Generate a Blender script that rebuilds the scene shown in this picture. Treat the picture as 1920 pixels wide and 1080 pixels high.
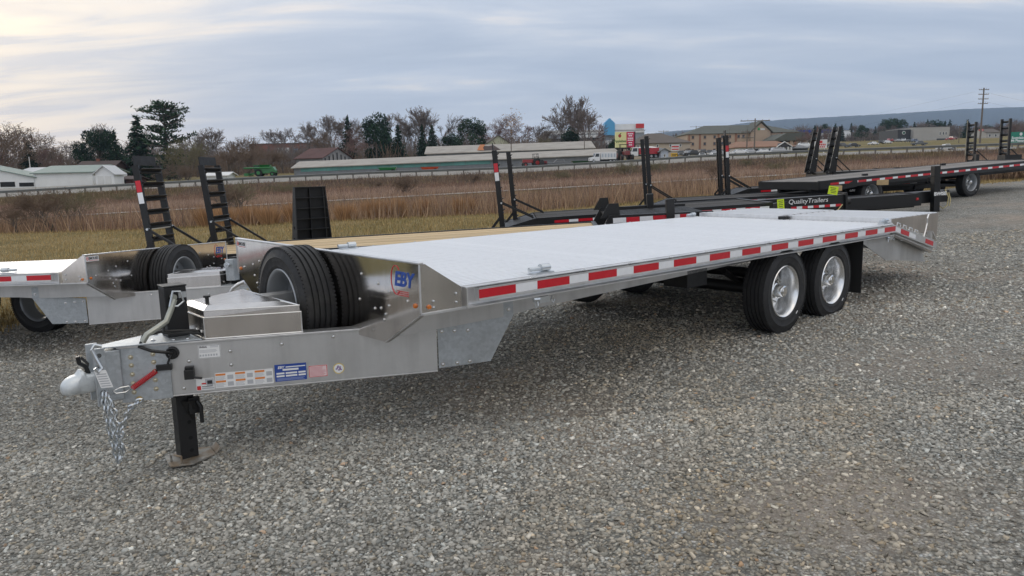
import bpy, math, random
import numpy as np
from mathutils import Vector, Matrix
for _o in list(bpy.data.objects): bpy.data.objects.remove(_o)
SC = bpy.context.scene
COL = SC.collection
random.seed(7); RNG = np.random.default_rng(11)
R = math.radians
# ------------------------------------------------------------------ camera
F_PX = 1370.22
FWD = Vector((0, .987993, -.154499)); RGT = Vector((.999753, -.003435, -.021966)); UPV = Vector((.022233, .15446, .987749))
CAMZ = 1.4832
cam = bpy.data.cameras.new('camera'); camo = bpy.data.objects.new('camera', cam); COL.objects.link(camo)
cam.sensor_fit = 'HORIZONTAL'; cam.sensor_width = 36; cam.lens = F_PX/1920*36
cam.clip_start = .05; cam.clip_end = 20000
camo.matrix_world = Matrix(((RGT.x, UPV.x, -FWD.x, 0), (RGT.y, UPV.y, -FWD.y, 0), (RGT.z, UPV.z, -FWD.z, CAMZ), (0, 0, 0, 1)))
SC.camera = camo
SC.view_settings.view_transform = 'Standard'; SC.view_settings.look = 'None'
SC.view_settings.exposure = 0; SC.view_settings.gamma = 1; SC.view_settings.use_curve_mapping = False
# ------------------------------------------------------------------ sky and sun
SUN_AZ, SUN_EL = R(-37), R(9.5)           # azimuth from +Y towards +X
SUND = Vector((math.sin(SUN_AZ)*math.cos(SUN_EL), math.cos(SUN_AZ)*math.cos(SUN_EL), math.sin(SUN_EL)))
wd = bpy.data.worlds.new('World'); SC.world = wd; wd.use_nodes = True
nt = wd.node_tree; nt.nodes.clear()
class NT:
    def __init__(s, t): s.t = t
    def n(s, typ, **k):
        x = s.t.nodes.new(typ)
        for a, b in k.items():
            if a == 'inp':
                for q, v in b.items():
                    if isinstance(v, bpy.types.NodeSocket): s.t.links.new(v, x.inputs[q])
                    else: x.inputs[q].default_value = v
            else: setattr(x, a, b)
        return x
    def math(s, op, a, b=None, c=None, clamp=False):
        i = {0: a}
        if b is not None: i[1] = b
        if c is not None: i[2] = c
        return s.n('ShaderNodeMath', operation=op, use_clamp=clamp, inp=i).outputs[0]
    def vmath(s, op, a, b=None):
        i = {0: a}
        if b is not None: i[1] = b
        return s.n('ShaderNodeVectorMath', operation=op, inp=i)
    def ramp(s, fac, stops, interp='LINEAR'):
        x = s.n('ShaderNodeValToRGB', inp={0: fac}); e = x.color_ramp; e.interpolation = interp
        while len(e.elements) < len(stops): e.elements.new(.5)
        for el, (p, c) in zip(e.elements, stops):
            el.position = p; el.color = (c[0], c[1], c[2], 1) if hasattr(c, '__len__') else (c, c, c, 1)
        return x.outputs[0]
    def mix(s, f, a, b, mode='MIX'):
        x = s.n('ShaderNodeMix', data_type='RGBA', blend_type=mode)
        for q, v in ((0, f), (6, a), (7, b)):
            if isinstance(v, bpy.types.NodeSocket): s.t.links.new(v, x.inputs[q])
            else: x.inputs[q].default_value = v if q == 0 else ((*v, 1) if len(v) == 3 else v)
        return x.outputs[2]
    def noise(s, vec=None, scale=5, detail=3, rough=.5, dist=0, out=0):
        i = {'Scale': scale, 'Detail': detail, 'Roughness': rough, 'Distortion': dist}
        if vec is not None: i['Vector'] = vec
        return s.n('ShaderNodeTexNoise', inp=i).outputs[out]
w = NT(nt)
gen = w.n('ShaderNodeTexCoord').outputs['Generated']
sep = w.n('ShaderNodeSeparateXYZ', inp={0: gen})
zc = w.math('MAXIMUM', sep.outputs[2], 0.0)
dz = w.math('ADD', zc, .16)
pv = w.n('ShaderNodeCombineXYZ', inp={0: w.math('DIVIDE', sep.outputs[0], dz), 1: w.math('DIVIDE', sep.outputs[1], dz), 2: 0.0}).outputs[0]
m1 = w.n('ShaderNodeMapping', inp={0: pv, 1: (1.3, 4.1, 0), 2: (0, 0, R(-14)), 3: (.40, .92, 1)}).outputs[0]
n1 = w.noise(m1, 1.35, 8, .52, .8)
m2 = w.n('ShaderNodeMapping', inp={0: pv, 1: (7.7, 2.2, 0), 2: (0, 0, R(-10)), 3: (.55, 2.0, 1)}).outputs[0]
n2 = w.noise(m2, 1.8, 7, .58, .7)
cl = w.math('ADD', w.math('MULTIPLY', n1, .68), w.math('MULTIPLY', n2, .32))
ccol = w.ramp(cl, [(.38, (.405, .465, .57)), (.455, (.465, .52, .62)), (.52, (.54, .585, .67)), (.565, (.64, .66, .71)), (.605, (.80, .755, .725)), (.66, (1.0, .88, .76))])
# paler, pinker air low down
hz = w.ramp(zc, [(0, 1), (.10, .55), (.24, 0)])
ccol = w.mix(w.math('MULTIPLY', hz, .42), ccol, (.63, .66, .73))
# clouds thin out around the hidden sun: warm glow
dt = w.vmath('DOT_PRODUCT', w.vmath('NORMALIZE', gen).outputs[0], tuple(SUND)).outputs['Value']
gl = w.math('POWER', w.math('MAXIMUM', dt, 0.0), 60)
gl = w.math('MULTIPLY', gl, w.ramp(n2, [(.40, .35), (.58, 1.35)]))
ccol = w.mix(w.math('MINIMUM', gl, 1.0), ccol, (1.15, .99, .77))
# overcast sky is brighter overhead
gain = w.math('ADD', 1.0, w.math('MULTIPLY', w.math('POWER', zc, 1.4), .75))
ccol = w.mix(w.ramp(zc, [(.30, 0), (.75, 1)]), ccol, (1.10, 1.0, .86), 'MULTIPLY')
ccol = w.vmath('SCALE', ccol); nt.links.new(gain, ccol.inputs[3]); ccol = ccol.outputs[0]
sky = w.n('ShaderNodeTexSky', sky_type='NISHITA', sun_disc=False, sun_elevation=SUN_EL, sun_rotation=SUN_AZ, air_density=1.0, dust_density=2.0)
b1 = w.n('ShaderNodeBackground', inp={0: sky.outputs[0], 1: .07})
b2 = w.n('ShaderNodeBackground', inp={0: ccol, 1: 1.27})
mx = w.n('ShaderNodeMixShader', inp={0: .92, 1: b1.outputs[0], 2: b2.outputs[0]})
wo = w.n('ShaderNodeOutputWorld', inp={0: mx.outputs[0]})
sl = bpy.data.lights.new('sun', 'SUN'); sl.energy = 1.15; sl.angle = R(18); sl.color = (1, .93, .82)
so = bpy.data.objects.new('sun', sl); COL.objects.link(so); so.location = (-60, 60, 40)
so.rotation_euler = SUND.to_track_quat('Z', 'Y').to_euler()

# ------------------------------------------------------------------ measuring helpers
def at(px, py, d):
    v = FWD + RGT*((px-960)/F_PX) - UPV*((py-540)/F_PX)
    return Vector((0, 0, CAMZ)) + v*(d/v.y)
def size(npx, d): return npx*d/F_PX
# ------------------------------------------------------------------ materials
MATS = {}
def pmat(name, col, rough=.6, metal=0., var=.0, vscale=6., bump=0., bscale=40., spec=.5, emit=None, rvar=0., coat=0., two=None, twosc=3., twor=(.45, .6), stretch=None):
    if name in MATS: return MATS[name]
    m = bpy.data.materials.new(name); m.use_nodes = True; t = NT(m.node_tree)
    b = m.node_tree.nodes['Principled BSDF']
    b.inputs['Base Color'].default_value = (*col, 1); b.inputs['Roughness'].default_value = rough
    b.inputs['Metallic'].default_value = metal; b.inputs['Specular IOR Level'].default_value = spec
    if coat: b.inputs['Coat Weight'].default_value = coat
    oc = None
    def vec():
        nonlocal oc
        if oc is None:
            oc = t.n('ShaderNodeTexCoord').outputs['Object']
            if stretch: oc = t.n('ShaderNodeMapping', inp={0: oc, 3: stretch}).outputs[0]
        return oc
    c = None
    if two:
        c = t.mix(t.ramp(t.noise(vec(), twosc, 5, .6), [(twor[0], 0), (twor[1], 1)]), col, two)
    if var:
        nz = t.noise(vec(), vscale, 5, .6)
        f = t.ramp(nz, [(.25, 1-var), (.75, 1+var)])
        c = t.mix(1., c if c is not None else col, f, 'MULTIPLY')
    if c is not None: m.node_tree.links.new(c, b.inputs['Base Color'])
    if rvar:
        nz = t.noise(vec(), vscale*1.7+2, 5, .65)
        m.node_tree.links.new(t.ramp(nz, [(.3, max(0, rough-rvar)), (.7, min(1, rough+rvar))]), b.inputs['Roughness'])
    if bump:
        nz = t.noise(vec(), bscale, 3, .6)
        bp = t.n('ShaderNodeBump', inp={'Strength': bump, 'Distance': .01, 'Height': nz})
        m.node_tree.links.new(bp.outputs[0], b.inputs['Normal'])
    if emit: b.inputs['Emission Color'].default_value = (*emit[0], 1); b.inputs['Emission Strength'].default_value = emit[1]
    MATS[name] = m; return m
def attr_mat(name, base, rough=.9, trans=0., spec=.3, noise=None):
    """base colour multiplied by the per-vertex natural colour variation 'tone'"""
    if name in MATS: return MATS[name]
    m = bpy.data.materials.new(name); m.use_nodes = True; t = NT(m.node_tree); b = m.node_tree.nodes['Principled BSDF']
    a = t.n('ShaderNodeAttribute', attribute_name='tone').outputs['Color']
    c = t.mix(1., base, a, 'MULTIPLY')
    m.node_tree.links.new(c, b.inputs['Base Color']); b.inputs['Roughness'].default_value = rough; b.inputs['Specular IOR Level'].default_value = spec
    MATS[name] = m; return m
# ------------------------------------------------------------------ mesh builder
class MB:
    def __init__(s): s.v = []; s.f = []
    def add(s, vs, fs):
        o = len(s.v); s.v += [tuple(x) for x in vs]; s.f += [tuple(i+o for i in q) for q in fs]; return s
    def box(s, x0, x1, y0, y1, z0, z1):
        return s.add([(x0,y0,z0),(x1,y0,z0),(x1,y1,z0),(x0,y1,z0),(x0,y0,z1),(x1,y0,z1),(x1,y1,z1),(x0,y1,z1)],
                     [(0,3,2,1),(4,5,6,7),(0,1,5,4),(1,2,6,5),(2,3,7,6),(3,0,4,7)])
    def obox(s, c, ax, ay, az, hx, hy, hz):
        c = Vector(c); ax = Vector(ax).normalized()*hx; ay = Vector(ay).normalized()*hy; az = Vector(az).normalized()*hz
        p = [c-ax-ay-az, c+ax-ay-az, c+ax+ay-az, c-ax+ay-az, c-ax-ay+az, c+ax-ay+az, c+ax+ay+az, c-ax+ay+az]
        fs = [(0,3,2,1),(4,5,6,7),(0,1,5,4),(1,2,6,5),(2,3,7,6),(3,0,4,7)]
        if ax.cross(ay).dot(az) < 0: fs = [q[::-1] for q in fs]
        return s.add(p, fs)
    def bar(s, a, b, wy, wz, up=(0, 0, 1)):
        a = Vector(a); b = Vector(b); d = b-a; L = d.length
        if L < 1e-6: return s
        d.normalize(); sd = d.cross(Vector(up))
        if sd.length < 1e-4: sd = d.cross(Vector((1, 0, 0)))
        sd.normalize(); u = sd.cross(d)
        return s.obox((a+b)/2, d, sd, u, L/2, wy/2, wz/2)
    def prism(s, poly, depth):
        """poly: list of 3D points (planar, any winding); depth: vector"""
        P = [Vector(q) for q in poly]; D = Vector(depth); n = len(P)
        nrm = Vector((0, 0, 0))
        for i in range(n): nrm += P[i].cross(P[(i+1) % n])
        if nrm.dot(D) > 0: P = P[::-1]
        vs = P+[q+D for q in P]
        fs = [tuple(range(n)), tuple(range(2*n-1, n-1, -1))]
        for i in range(n):
            j = (i+1) % n; fs.append((j, i, n+i, n+j))
        return s.add(vs, fs)
    def cyl(s, a, b, r, n=12, r2=None, caps=True):
        a = Vector(a); b = Vector(b); d = (b-a).normalized(); r2 = r if r2 is None else r2
        sd = d.orthogonal().normalized(); u = d.cross(sd); vs = []
        for c, rr in ((a, r), (b, r2)):
            for i in range(n):
                t = 2*math.pi*i/n; vs.append(c+sd*math.cos(t)*rr+u*math.sin(t)*rr)
        fs = [(i, (i+1) % n, n+(i+1) % n, n+i) for i in range(n)]
        if caps: fs += [tuple(range(n-1, -1, -1)), tuple(range(n, 2*n))]
        return s.add(vs, fs)
    def tube(s, pts, r, n=6, closed=False):
        P = [Vector(q) for q in pts]; m = len(P); o = len(s.v); vs = []
        prev = None
        for i in range(m):
            if closed: d = (P[(i+1) % m]-P[i-1]).normalized()
            else: d = (P[min(i+1, m-1)]-P[max(i-1, 0)]).normalized()
            sd = d.orthogonal().normalized() if prev is None else (prev-d*prev.dot(d)).normalized()
            prev = sd; u = d.cross(sd); rr = r[i] if hasattr(r, '__len__') else r
            for k in range(n):
                t = 2*math.pi*k/n; vs.append(P[i]+sd*math.cos(t)*rr+u*math.sin(t)*rr)
        fs = []
        for i in range(m if closed else m-1):
            j = (i+1) % m
            for k in range(n): fs.append((i*n+k, i*n+(k+1) % n, j*n+(k+1) % n, j*n+k))
        if not closed: fs += [tuple(range(n-1, -1, -1)), tuple(range((m-1)*n, m*n))]
        return s.add(vs, fs)
    def lathe(s, prof, o=(0, 0, 0), ax=(0, 1, 0), n=32, closed=False):
        """prof: (along axis, radius)"""
        o = Vector(o); ax = Vector(ax).normalized(); sd = ax.orthogonal().normalized(); u = ax.cross(sd)
        vs = []; m = len(prof)
        for (h, r) in prof:
            for k in range(n):
                t = 2*math.pi*k/n; vs.append(o+ax*h+(sd*math.cos(t)+u*math.sin(t))*r)
        fs = []
        for i in range(m if closed else m-1):
            j = (i+1) % m
            for k in range(n): fs.append((i*n+k, j*n+k, j*n+(k+1) % n, i*n+(k+1) % n))
        return s.add(vs, fs)
    def dome(s, c, d, r, h, n=7):
        c = Vector(c); d = Vector(d).normalized(); sd = d.orthogonal().normalized(); u = d.cross(sd); vs = []
        for hh, rr in ((0, r), (h*.75, r*.8)):
            for k in range(n):
                t = 2*math.pi*k/n; vs.append(c+d*hh+(sd*math.cos(t)+u*math.sin(t))*rr)
        vs.append(c+d*h)
        fs = [(k, (k+1) % n, n+(k+1) % n, n+k) for k in range(n)]+[(n+k, n+(k+1) % n, 2*n) for k in range(n)]
        return s.add(vs, fs)
    def sph(s, c, rx, ry, rz, n=12, m=8):
        vs = []; c = Vector(c)
        for i in range(m+1):
            ph = math.pi*i/m
            for k in range(n):
                t = 2*math.pi*k/n; vs.append(c+Vector((rx*math.sin(ph)*math.cos(t), ry*math.sin(ph)*math.sin(t), rz*math.cos(ph))))
        fs = [(i*n+k, (i+1)*n+k, (i+1)*n+(k+1) % n, i*n+(k+1) % n) for i in range(m) for k in range(n)]
        return s.add(vs, fs)
    def loft(s, secs):
        """secs: list of equal-length rings (closed)"""
        n = len(secs[0]); vs = [q for r in secs for q in r]; fs = []
        for i in range(len(secs)-1):
            for k in range(n): fs.append((i*n+k, i*n+(k+1) % n, (i+1)*n+(k+1) % n, (i+1)*n+k))
        fs += [tuple(range(n-1, -1, -1)), tuple(range((len(secs)-1)*n, len(secs)*n))]
        return s.add(vs, fs)
    def mesh(s, name, mat, smooth=False):
        me = bpy.data.meshes.new(name); me.from_pydata([tuple(q) for q in s.v], [], s.f)
        me.materials.append(mat)
        if smooth:
            me.polygons.foreach_set('use_smooth', [True]*len(me.polygons))
            me.set_sharp_from_angle(angle=R(35)) if hasattr(me, 'set_sharp_from_angle') else None
        me.update(); return me
    def build(s, name, mat, parent=None, smooth=False, bevel=0, label=None, kind=None, loc=None):
        return link(name, s.mesh(name, mat, smooth), parent, bevel, label, kind, loc)
def link(name, me, parent=None, bevel=0, label=None, kind=None, loc=None):
    o = bpy.data.objects.new(name, me); COL.objects.link(o)
    if parent is not None: o.parent = parent
    if loc is not None: o.location = loc
    if bevel:
        md = o.modifiers.new('bevel', 'BEVEL'); md.width = bevel; md.segments = 2; md.limit_method = 'ANGLE'; md.angle_limit = R(40)
    if label: o['label'] = label
    if kind: o['kind'] = kind
    return o
def thing(name, label, cat, loc=(0, 0, 0), rz=0, group=None):
    o = bpy.data.objects.new(name, None); COL.objects.link(o); o.empty_display_size = .2
    o.location = loc; o.rotation_euler = (0, 0, rz); o['label'] = label; o['category'] = cat
    if group: o['group'] = group
    return o
def tag(o, label, cat, group=None):
    o['label'] = label; o['category'] = cat
    if group: o['group'] = group
    return o
def copy_tree(o, parent=None):
    c = o.copy(); COL.objects.link(c)
    if parent is not None: c.parent = parent
    for ch in o.children: copy_tree(ch, c)
    return c
def text_mesh(body, size_, mat, shear=0., bold=0., extrude=.0006, align='CENTER', spacing=1.):
    cu = bpy.data.curves.new('lettering', 'FONT'); cu.body = body; cu.size = size_; cu.shear = shear; cu.offset = bold
    cu.extrude = extrude; cu.align_x = align; cu.align_y = 'CENTER'; cu.space_character = spacing; cu.resolution_u = 4
    o = bpy.data.objects.new('lettering', cu); COL.objects.link(o)
    me = bpy.data.meshes.new_from_object(o.evaluated_get(bpy.context.evaluated_depsgraph_get()))
    bpy.data.objects.remove(o); bpy.data.curves.remove(cu)
    me.name = 'lettering'; me.materials.clear(); me.materials.append(mat); return me
def lettering(name, body, parent, origin, xdir, ydir, size_, mat, **k):
    """text lying in the plane spanned by xdir (reading direction) and ydir (up)"""
    me = text_mesh(body, size_, mat, **k)
    x = Vector(xdir).normalized(); y = Vector(ydir).normalized(); z = x.cross(y)
    M = Matrix(((x.x, y.x, z.x, origin[0]), (x.y, y.y, z.y, origin[1]), (x.z, y.z, z.z, origin[2]), (0, 0, 0, 1)))
    me.transform(M)
    return link(name, me, parent)
ORD = ['first', 'second', 'third', 'fourth', 'fifth', 'sixth', 'seventh', 'eighth', 'ninth', 'tenth', 'eleventh', 'twelfth', 'thirteenth', 'fourteenth', 'fifteenth',
       'sixteenth', 'seventeenth', 'eighteenth', 'nineteenth', 'twentieth']
def npmesh(name, V, Fc, mat, tone=None, smooth=False):
    """V (n,3), Fc (m,k) numpy; tone (n,3) natural colour variation"""
    me = bpy.data.meshes.new(name); n = len(V); m, k = Fc.shape
    me.vertices.add(n); me.vertices.foreach_set('co', np.ascontiguousarray(V, np.float32).ravel())
    me.loops.add(m*k); me.loops.foreach_set('vertex_index', np.ascontiguousarray(Fc, np.int32).ravel())
    me.polygons.add(m); me.polygons.foreach_set('loop_start', np.arange(0, m*k, k, dtype=np.int32))
    me.polygons.foreach_set('loop_total', np.full(m, k, np.int32))
    if tone is not None:
        a = me.attributes.new('tone', 'FLOAT_COLOR', 'POINT')
        a.data.foreach_set('color', np.concatenate([tone, np.ones((n, 1))], 1).astype(np.float32).ravel())
    me.materials.append(mat); me.update(calc_edges=True); me.validate()
    if smooth: me.polygons.foreach_set('use_smooth', [True]*m)
    return me
# ------------------------------------------------------------------ terrain (heights measured along sight lines)
def lotz(x, y):
    x = np.clip(x, -16, 40)
    return .044*(x-2.43)+.012*(y-6.53)
_PX = np.array([-900, 0, 240, 480, 700, 960, 1170, 1310, 1500, 1700, 1920, 2900], float)
_path = 410.5-.0567*_PX
_near = np.array([405, 371, 357, 344, 334, 325, 313, 303, 294, 287, 279, 257.])
_far = np.array([378, 354, 344, 333.5, 324, 315, 304, 295.5, 288, 281.5, 274, 250.])
_rows = [
 (29, np.interp(_PX, [-900, 0, 320, 640, 950, 1150, 1300, 1500, 1920, 2900], [452, 437, 430, 413, 400, 385, 370, 354, 336, 300])),
 (38, _path+46), (47, _path+22), (50, _path+1), (53, _path+4), (70, np.minimum(_near+24, _path-4)), (86, _near+1), (88, _near), (100, _far), (101, _far+1),
 (112, np.interp(_PX, [-900, 0, 240, 540, 960, 1170, 1310, 1500, 1700, 1920, 2900], [374, 352, 343, 330.5, 313.5, 302.5, 294, 286, 279, 270, 246])),
 (160, np.interp(_PX, [-900, 0, 300, 540, 960, 1170, 1310, 1500, 1700, 1920, 2900], [368, 347, 336, 325, 307, 298, 291.5, 283, 274, 264, 240])),
 (320, np.interp(_PX, [-900, 0, 480, 960, 1310, 1500, 1700, 1920, 2900], [358, 341, 320, 299, 282, 269, 263, 255, 238])),
 (900, np.interp(_PX, [-900, 0, 480, 960, 1310, 1500, 1700, 1920, 2900], [350, 335, 313, 289, 268, 258, 253, 248, 236])),
 (3000, np.interp(_PX, [-900, 0, 480, 960, 1310, 1500, 1700, 1920, 2900], [345, 331, 310, 286, 262, 252, 246, 242, 235])),
]
_RD = np.array([r[0] for r in _rows], float)
_RZ = np.array([[at(px, y, r[0]).z for px, y in zip(_PX, r[1])] for r in _rows])
_RU = np.array([(at(px, 340, 1.).x) for px in _PX])
def terr(x, y):
    x = np.atleast_1d(np.asarray(x, float)); y = np.atleast_1d(np.asarray(y, float))
    u = np.clip(x/np.maximum(y, 1), _RU[0], _RU[-1])
    k = np.clip(np.searchsorted(_RD, y)-1, 0, len(_RD)-2)
    zl = np.empty((len(_rows), len(x)))
    for i in range(len(_rows)): zl[i] = np.interp(u, _RU, _RZ[i])
    ix = np.arange(len(x)); t = np.clip((y-_RD[k])/(_RD[k+1]-_RD[k]), 0, 1)
    zf = zl[k, ix]*(1-t)+zl[k+1, ix]*t
    zn = lotz(x, y)
    b = np.clip((y-18)/(29-18), 0, 1); b = b*b*(3-2*b)
    return zn*(1-b)+zf*b
def tz(x, y): return float(terr(x, y)[0])
def lot_edge(x): return 13.9+.68*x
# ---- earth and field, one sheet to the horizon
ys = np.concatenate([np.arange(-24, 30, 1.5), np.arange(30, 88, 2), [86, 88, 100, 101, 106, 112, 125, 140, 160, 200, 260, 320, 450, 650, 900, 1400, 2000, 3000, 3600]])
ys = np.unique(ys); us = np.linspace(-1.45, 1.45, 117)
gx = np.concatenate([us*max(y, 26) for y in ys]); gy = np.repeat(ys, len(us))
gz = terr(gx, gy)
inlot = (gy < lot_edge(gx)+1)
gz = gz - np.where(inlot, .03, 0)
def grid_faces(nr, nc):
    i = np.arange(nr-1)[:, None]*nc+np.arange(nc-1)[None]
    return np.stack([i, i+1, i+nc+1, i+nc], -1).reshape(-1, 4)
def ground_material():
    m = bpy.data.materials.new('field_earth'); m.use_nodes = True; t = NT(m.node_tree); b = m.node_tree.nodes['Principled BSDF']
    oc = t.n('ShaderNodeTexCoord').outputs['Object']
    n1 = t.noise(oc, .5, 6, .65); n2 = t.noise(oc, 6., 5, .7); n3 = t.noise(oc, .06, 4, .6)
    c = t.ramp(n1, [(.35, (.15, .12, .055)), (.5, (.24, .185, .09)), (.65, (.30, .23, .12))])
    g = t.ramp(n2, [(.3, (.10, .105, .04)), (.7, (.19, .165, .07))])
    c = t.mix(t.ramp(n3, [(.42, .15), (.6, .75)]), c, g)
    c = t.mix(1., c, t.ramp(n2, [(.25, .7), (.75, 1.2)]), 'MULTIPLY')
    m.node_tree.links.new(c, b.inputs['Base Color']); b.inputs['Roughness'].default_value = 1; b.inputs['Specular IOR Level'].default_value = .1
    bp = t.n('ShaderNodeBump', inp={'Strength': .8, 'Distance': .05, 'Height': n2}); m.node_tree.links.new(bp.outputs[0], b.inputs['Normal'])
    return m
link('ground', npmesh('ground', np.stack([gx, gy, gz], 1), grid_faces(len(ys), len(us)), ground_material(), smooth=True), kind='structure')
# ---- gravel lot
def gravel_material():
    m = bpy.data.materials.new('gravel'); m.use_nodes = True; t = NT(m.node_tree); b = m.node_tree.nodes['Principled BSDF']
    oc = t.n('ShaderNodeTexCoord').outputs['Object']
    wob = t.noise(oc, 55., 2, .5, out=1)
    v = t.vmath('ADD', oc, t.n('ShaderNodeVectorMath', operation='SCALE', inp={0: wob, 3: .012}).outputs[0]).outputs[0]
    vo = t.n('ShaderNodeTexVoronoi', feature='F1', inp={'Vector': v, 'Scale': 52., 'Randomness': 1.})
    vo2 = t.n('ShaderNodeTexVoronoi', feature='F1', inp={'Vector': v, 'Scale': 95., 'Randomness': 1.})
    hs = t.n('ShaderNodeSeparateColor', inp={0: vo.outputs['Color']})
    c = t.ramp(hs.outputs[0], [(0, (.22, .21, .185)), (.35, (.33, .317, .282)), (.7, (.41, .395, .355)), (.93, (.50, .485, .45)), (1, (.64, .63, .60))])
    tint = t.ramp(hs.outputs[1], [(0, (1.08, .98, .88)), (.12, (1.02, 1., .97)), (.8, (.97, 1., 1.0)), (1, (.92, .99, 1.06))])
    c = t.mix(1., c, tint, 'MULTIPLY')
    gap = t.ramp(vo.outputs['Distance'], [(.30, 1.), (.62, .42)])
    c = t.mix(1., c, gap, 'MULTIPLY')
    sm = t.ramp(t.n('ShaderNodeSeparateColor', inp={0: vo2.outputs['Color']}).outputs[0], [(0, .72), (1, 1.22)])
    c = t.mix(1., c, sm, 'MULTIPLY')
    big = t.noise(oc, .33, 5, .6); dirt = t.noise(oc, .8, 6, .7); clump = t.noise(oc, 9., 5, .75)
    c = t.mix(t.ramp(big, [(.50, 0), (.64, .75)]), c, (.33, .27, .215))            # packed fines, brownish
    c = t.mix(1., c, t.ramp(dirt, [(.25, .70), (.5, 1.), (.75, 1.16)]), 'MULTIPLY')
    c = t.mix(1., c, t.ramp(clump, [(.3, .62), (.5, 1.), (.7, 1.28)]), 'MULTIPLY')
    fine = t.ramp(t.noise(oc, 160., 3, .7), [(.3, .75), (.7, 1.2)])
    for (cx_, cy_, rad_) in ((1.55, 3.1, .95), (3.2, 5.4, 1.3), (-2.2, 2.7, .5)):       # worn spots of packed brown fines
        dd_ = t.n('ShaderNodeVectorMath', operation='DISTANCE', inp={0: t.n('ShaderNodeMapping', inp={0: oc, 3: (1, 1.5, 0)}).outputs[0], 1: (cx_, cy_*1.5, 0)}).outputs['Value']
        dd_ = t.math('ADD', t.math('DIVIDE', dd_, rad_), t.math('MULTIPLY', t.math('SUBTRACT', dirt, .5), 2.2))
        c = t.mix(t.ramp(dd_, [(.2, .5), (1.15, 0)]), c, t.mix(1., (.31, .268, .226), fine, 'MULTIPLY'))
    oil = t.noise(oc, 1.9, 3, .5)
    c = t.mix(t.ramp(oil, [(.70, 0), (.76, .7)]), c, (.04, .04, .04))
    m.node_tree.links.new(c, b.inputs['Base Color']); b.inputs['Roughness'].default_value = .85; b.inputs['Specular IOR Level'].default_value = .3
    h = t.math('ADD', t.math('MULTIPLY', t.ramp(vo.outputs['Distance'], [(.15, 1), (.65, 0)]), .7), t.math('MULTIPLY', vo2.outputs['Distance'], -.3))
    bp = t.n('ShaderNodeBump', inp={'Strength': .9, 'Distance': .012, 'Height': h}); m.node_tree.links.new(bp.outputs[0], b.inputs['Normal'])
    return m
lx = np.linspace(-40, 40, 101); tt = np.linspace(0, 1, 61)
VV = []
wig = .35*np.sin(lx*1.7)+.25*np.sin(lx*4.1+1)
for k in tt:
    e = lot_edge(lx)+wig
    yy = -24+(np.maximum(e, -23)+24)*k
    VV.append(np.stack([lx, yy, np.zeros_like(lx)], 1))
VV = np.concatenate(VV); VV[:, 2] = terr(VV[:, 0], VV[:, 1])+.004
link('gravel_lot', npmesh('gravel_lot', VV, grid_faces(61, 101), gravel_material(), smooth=True), kind='structure')
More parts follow.
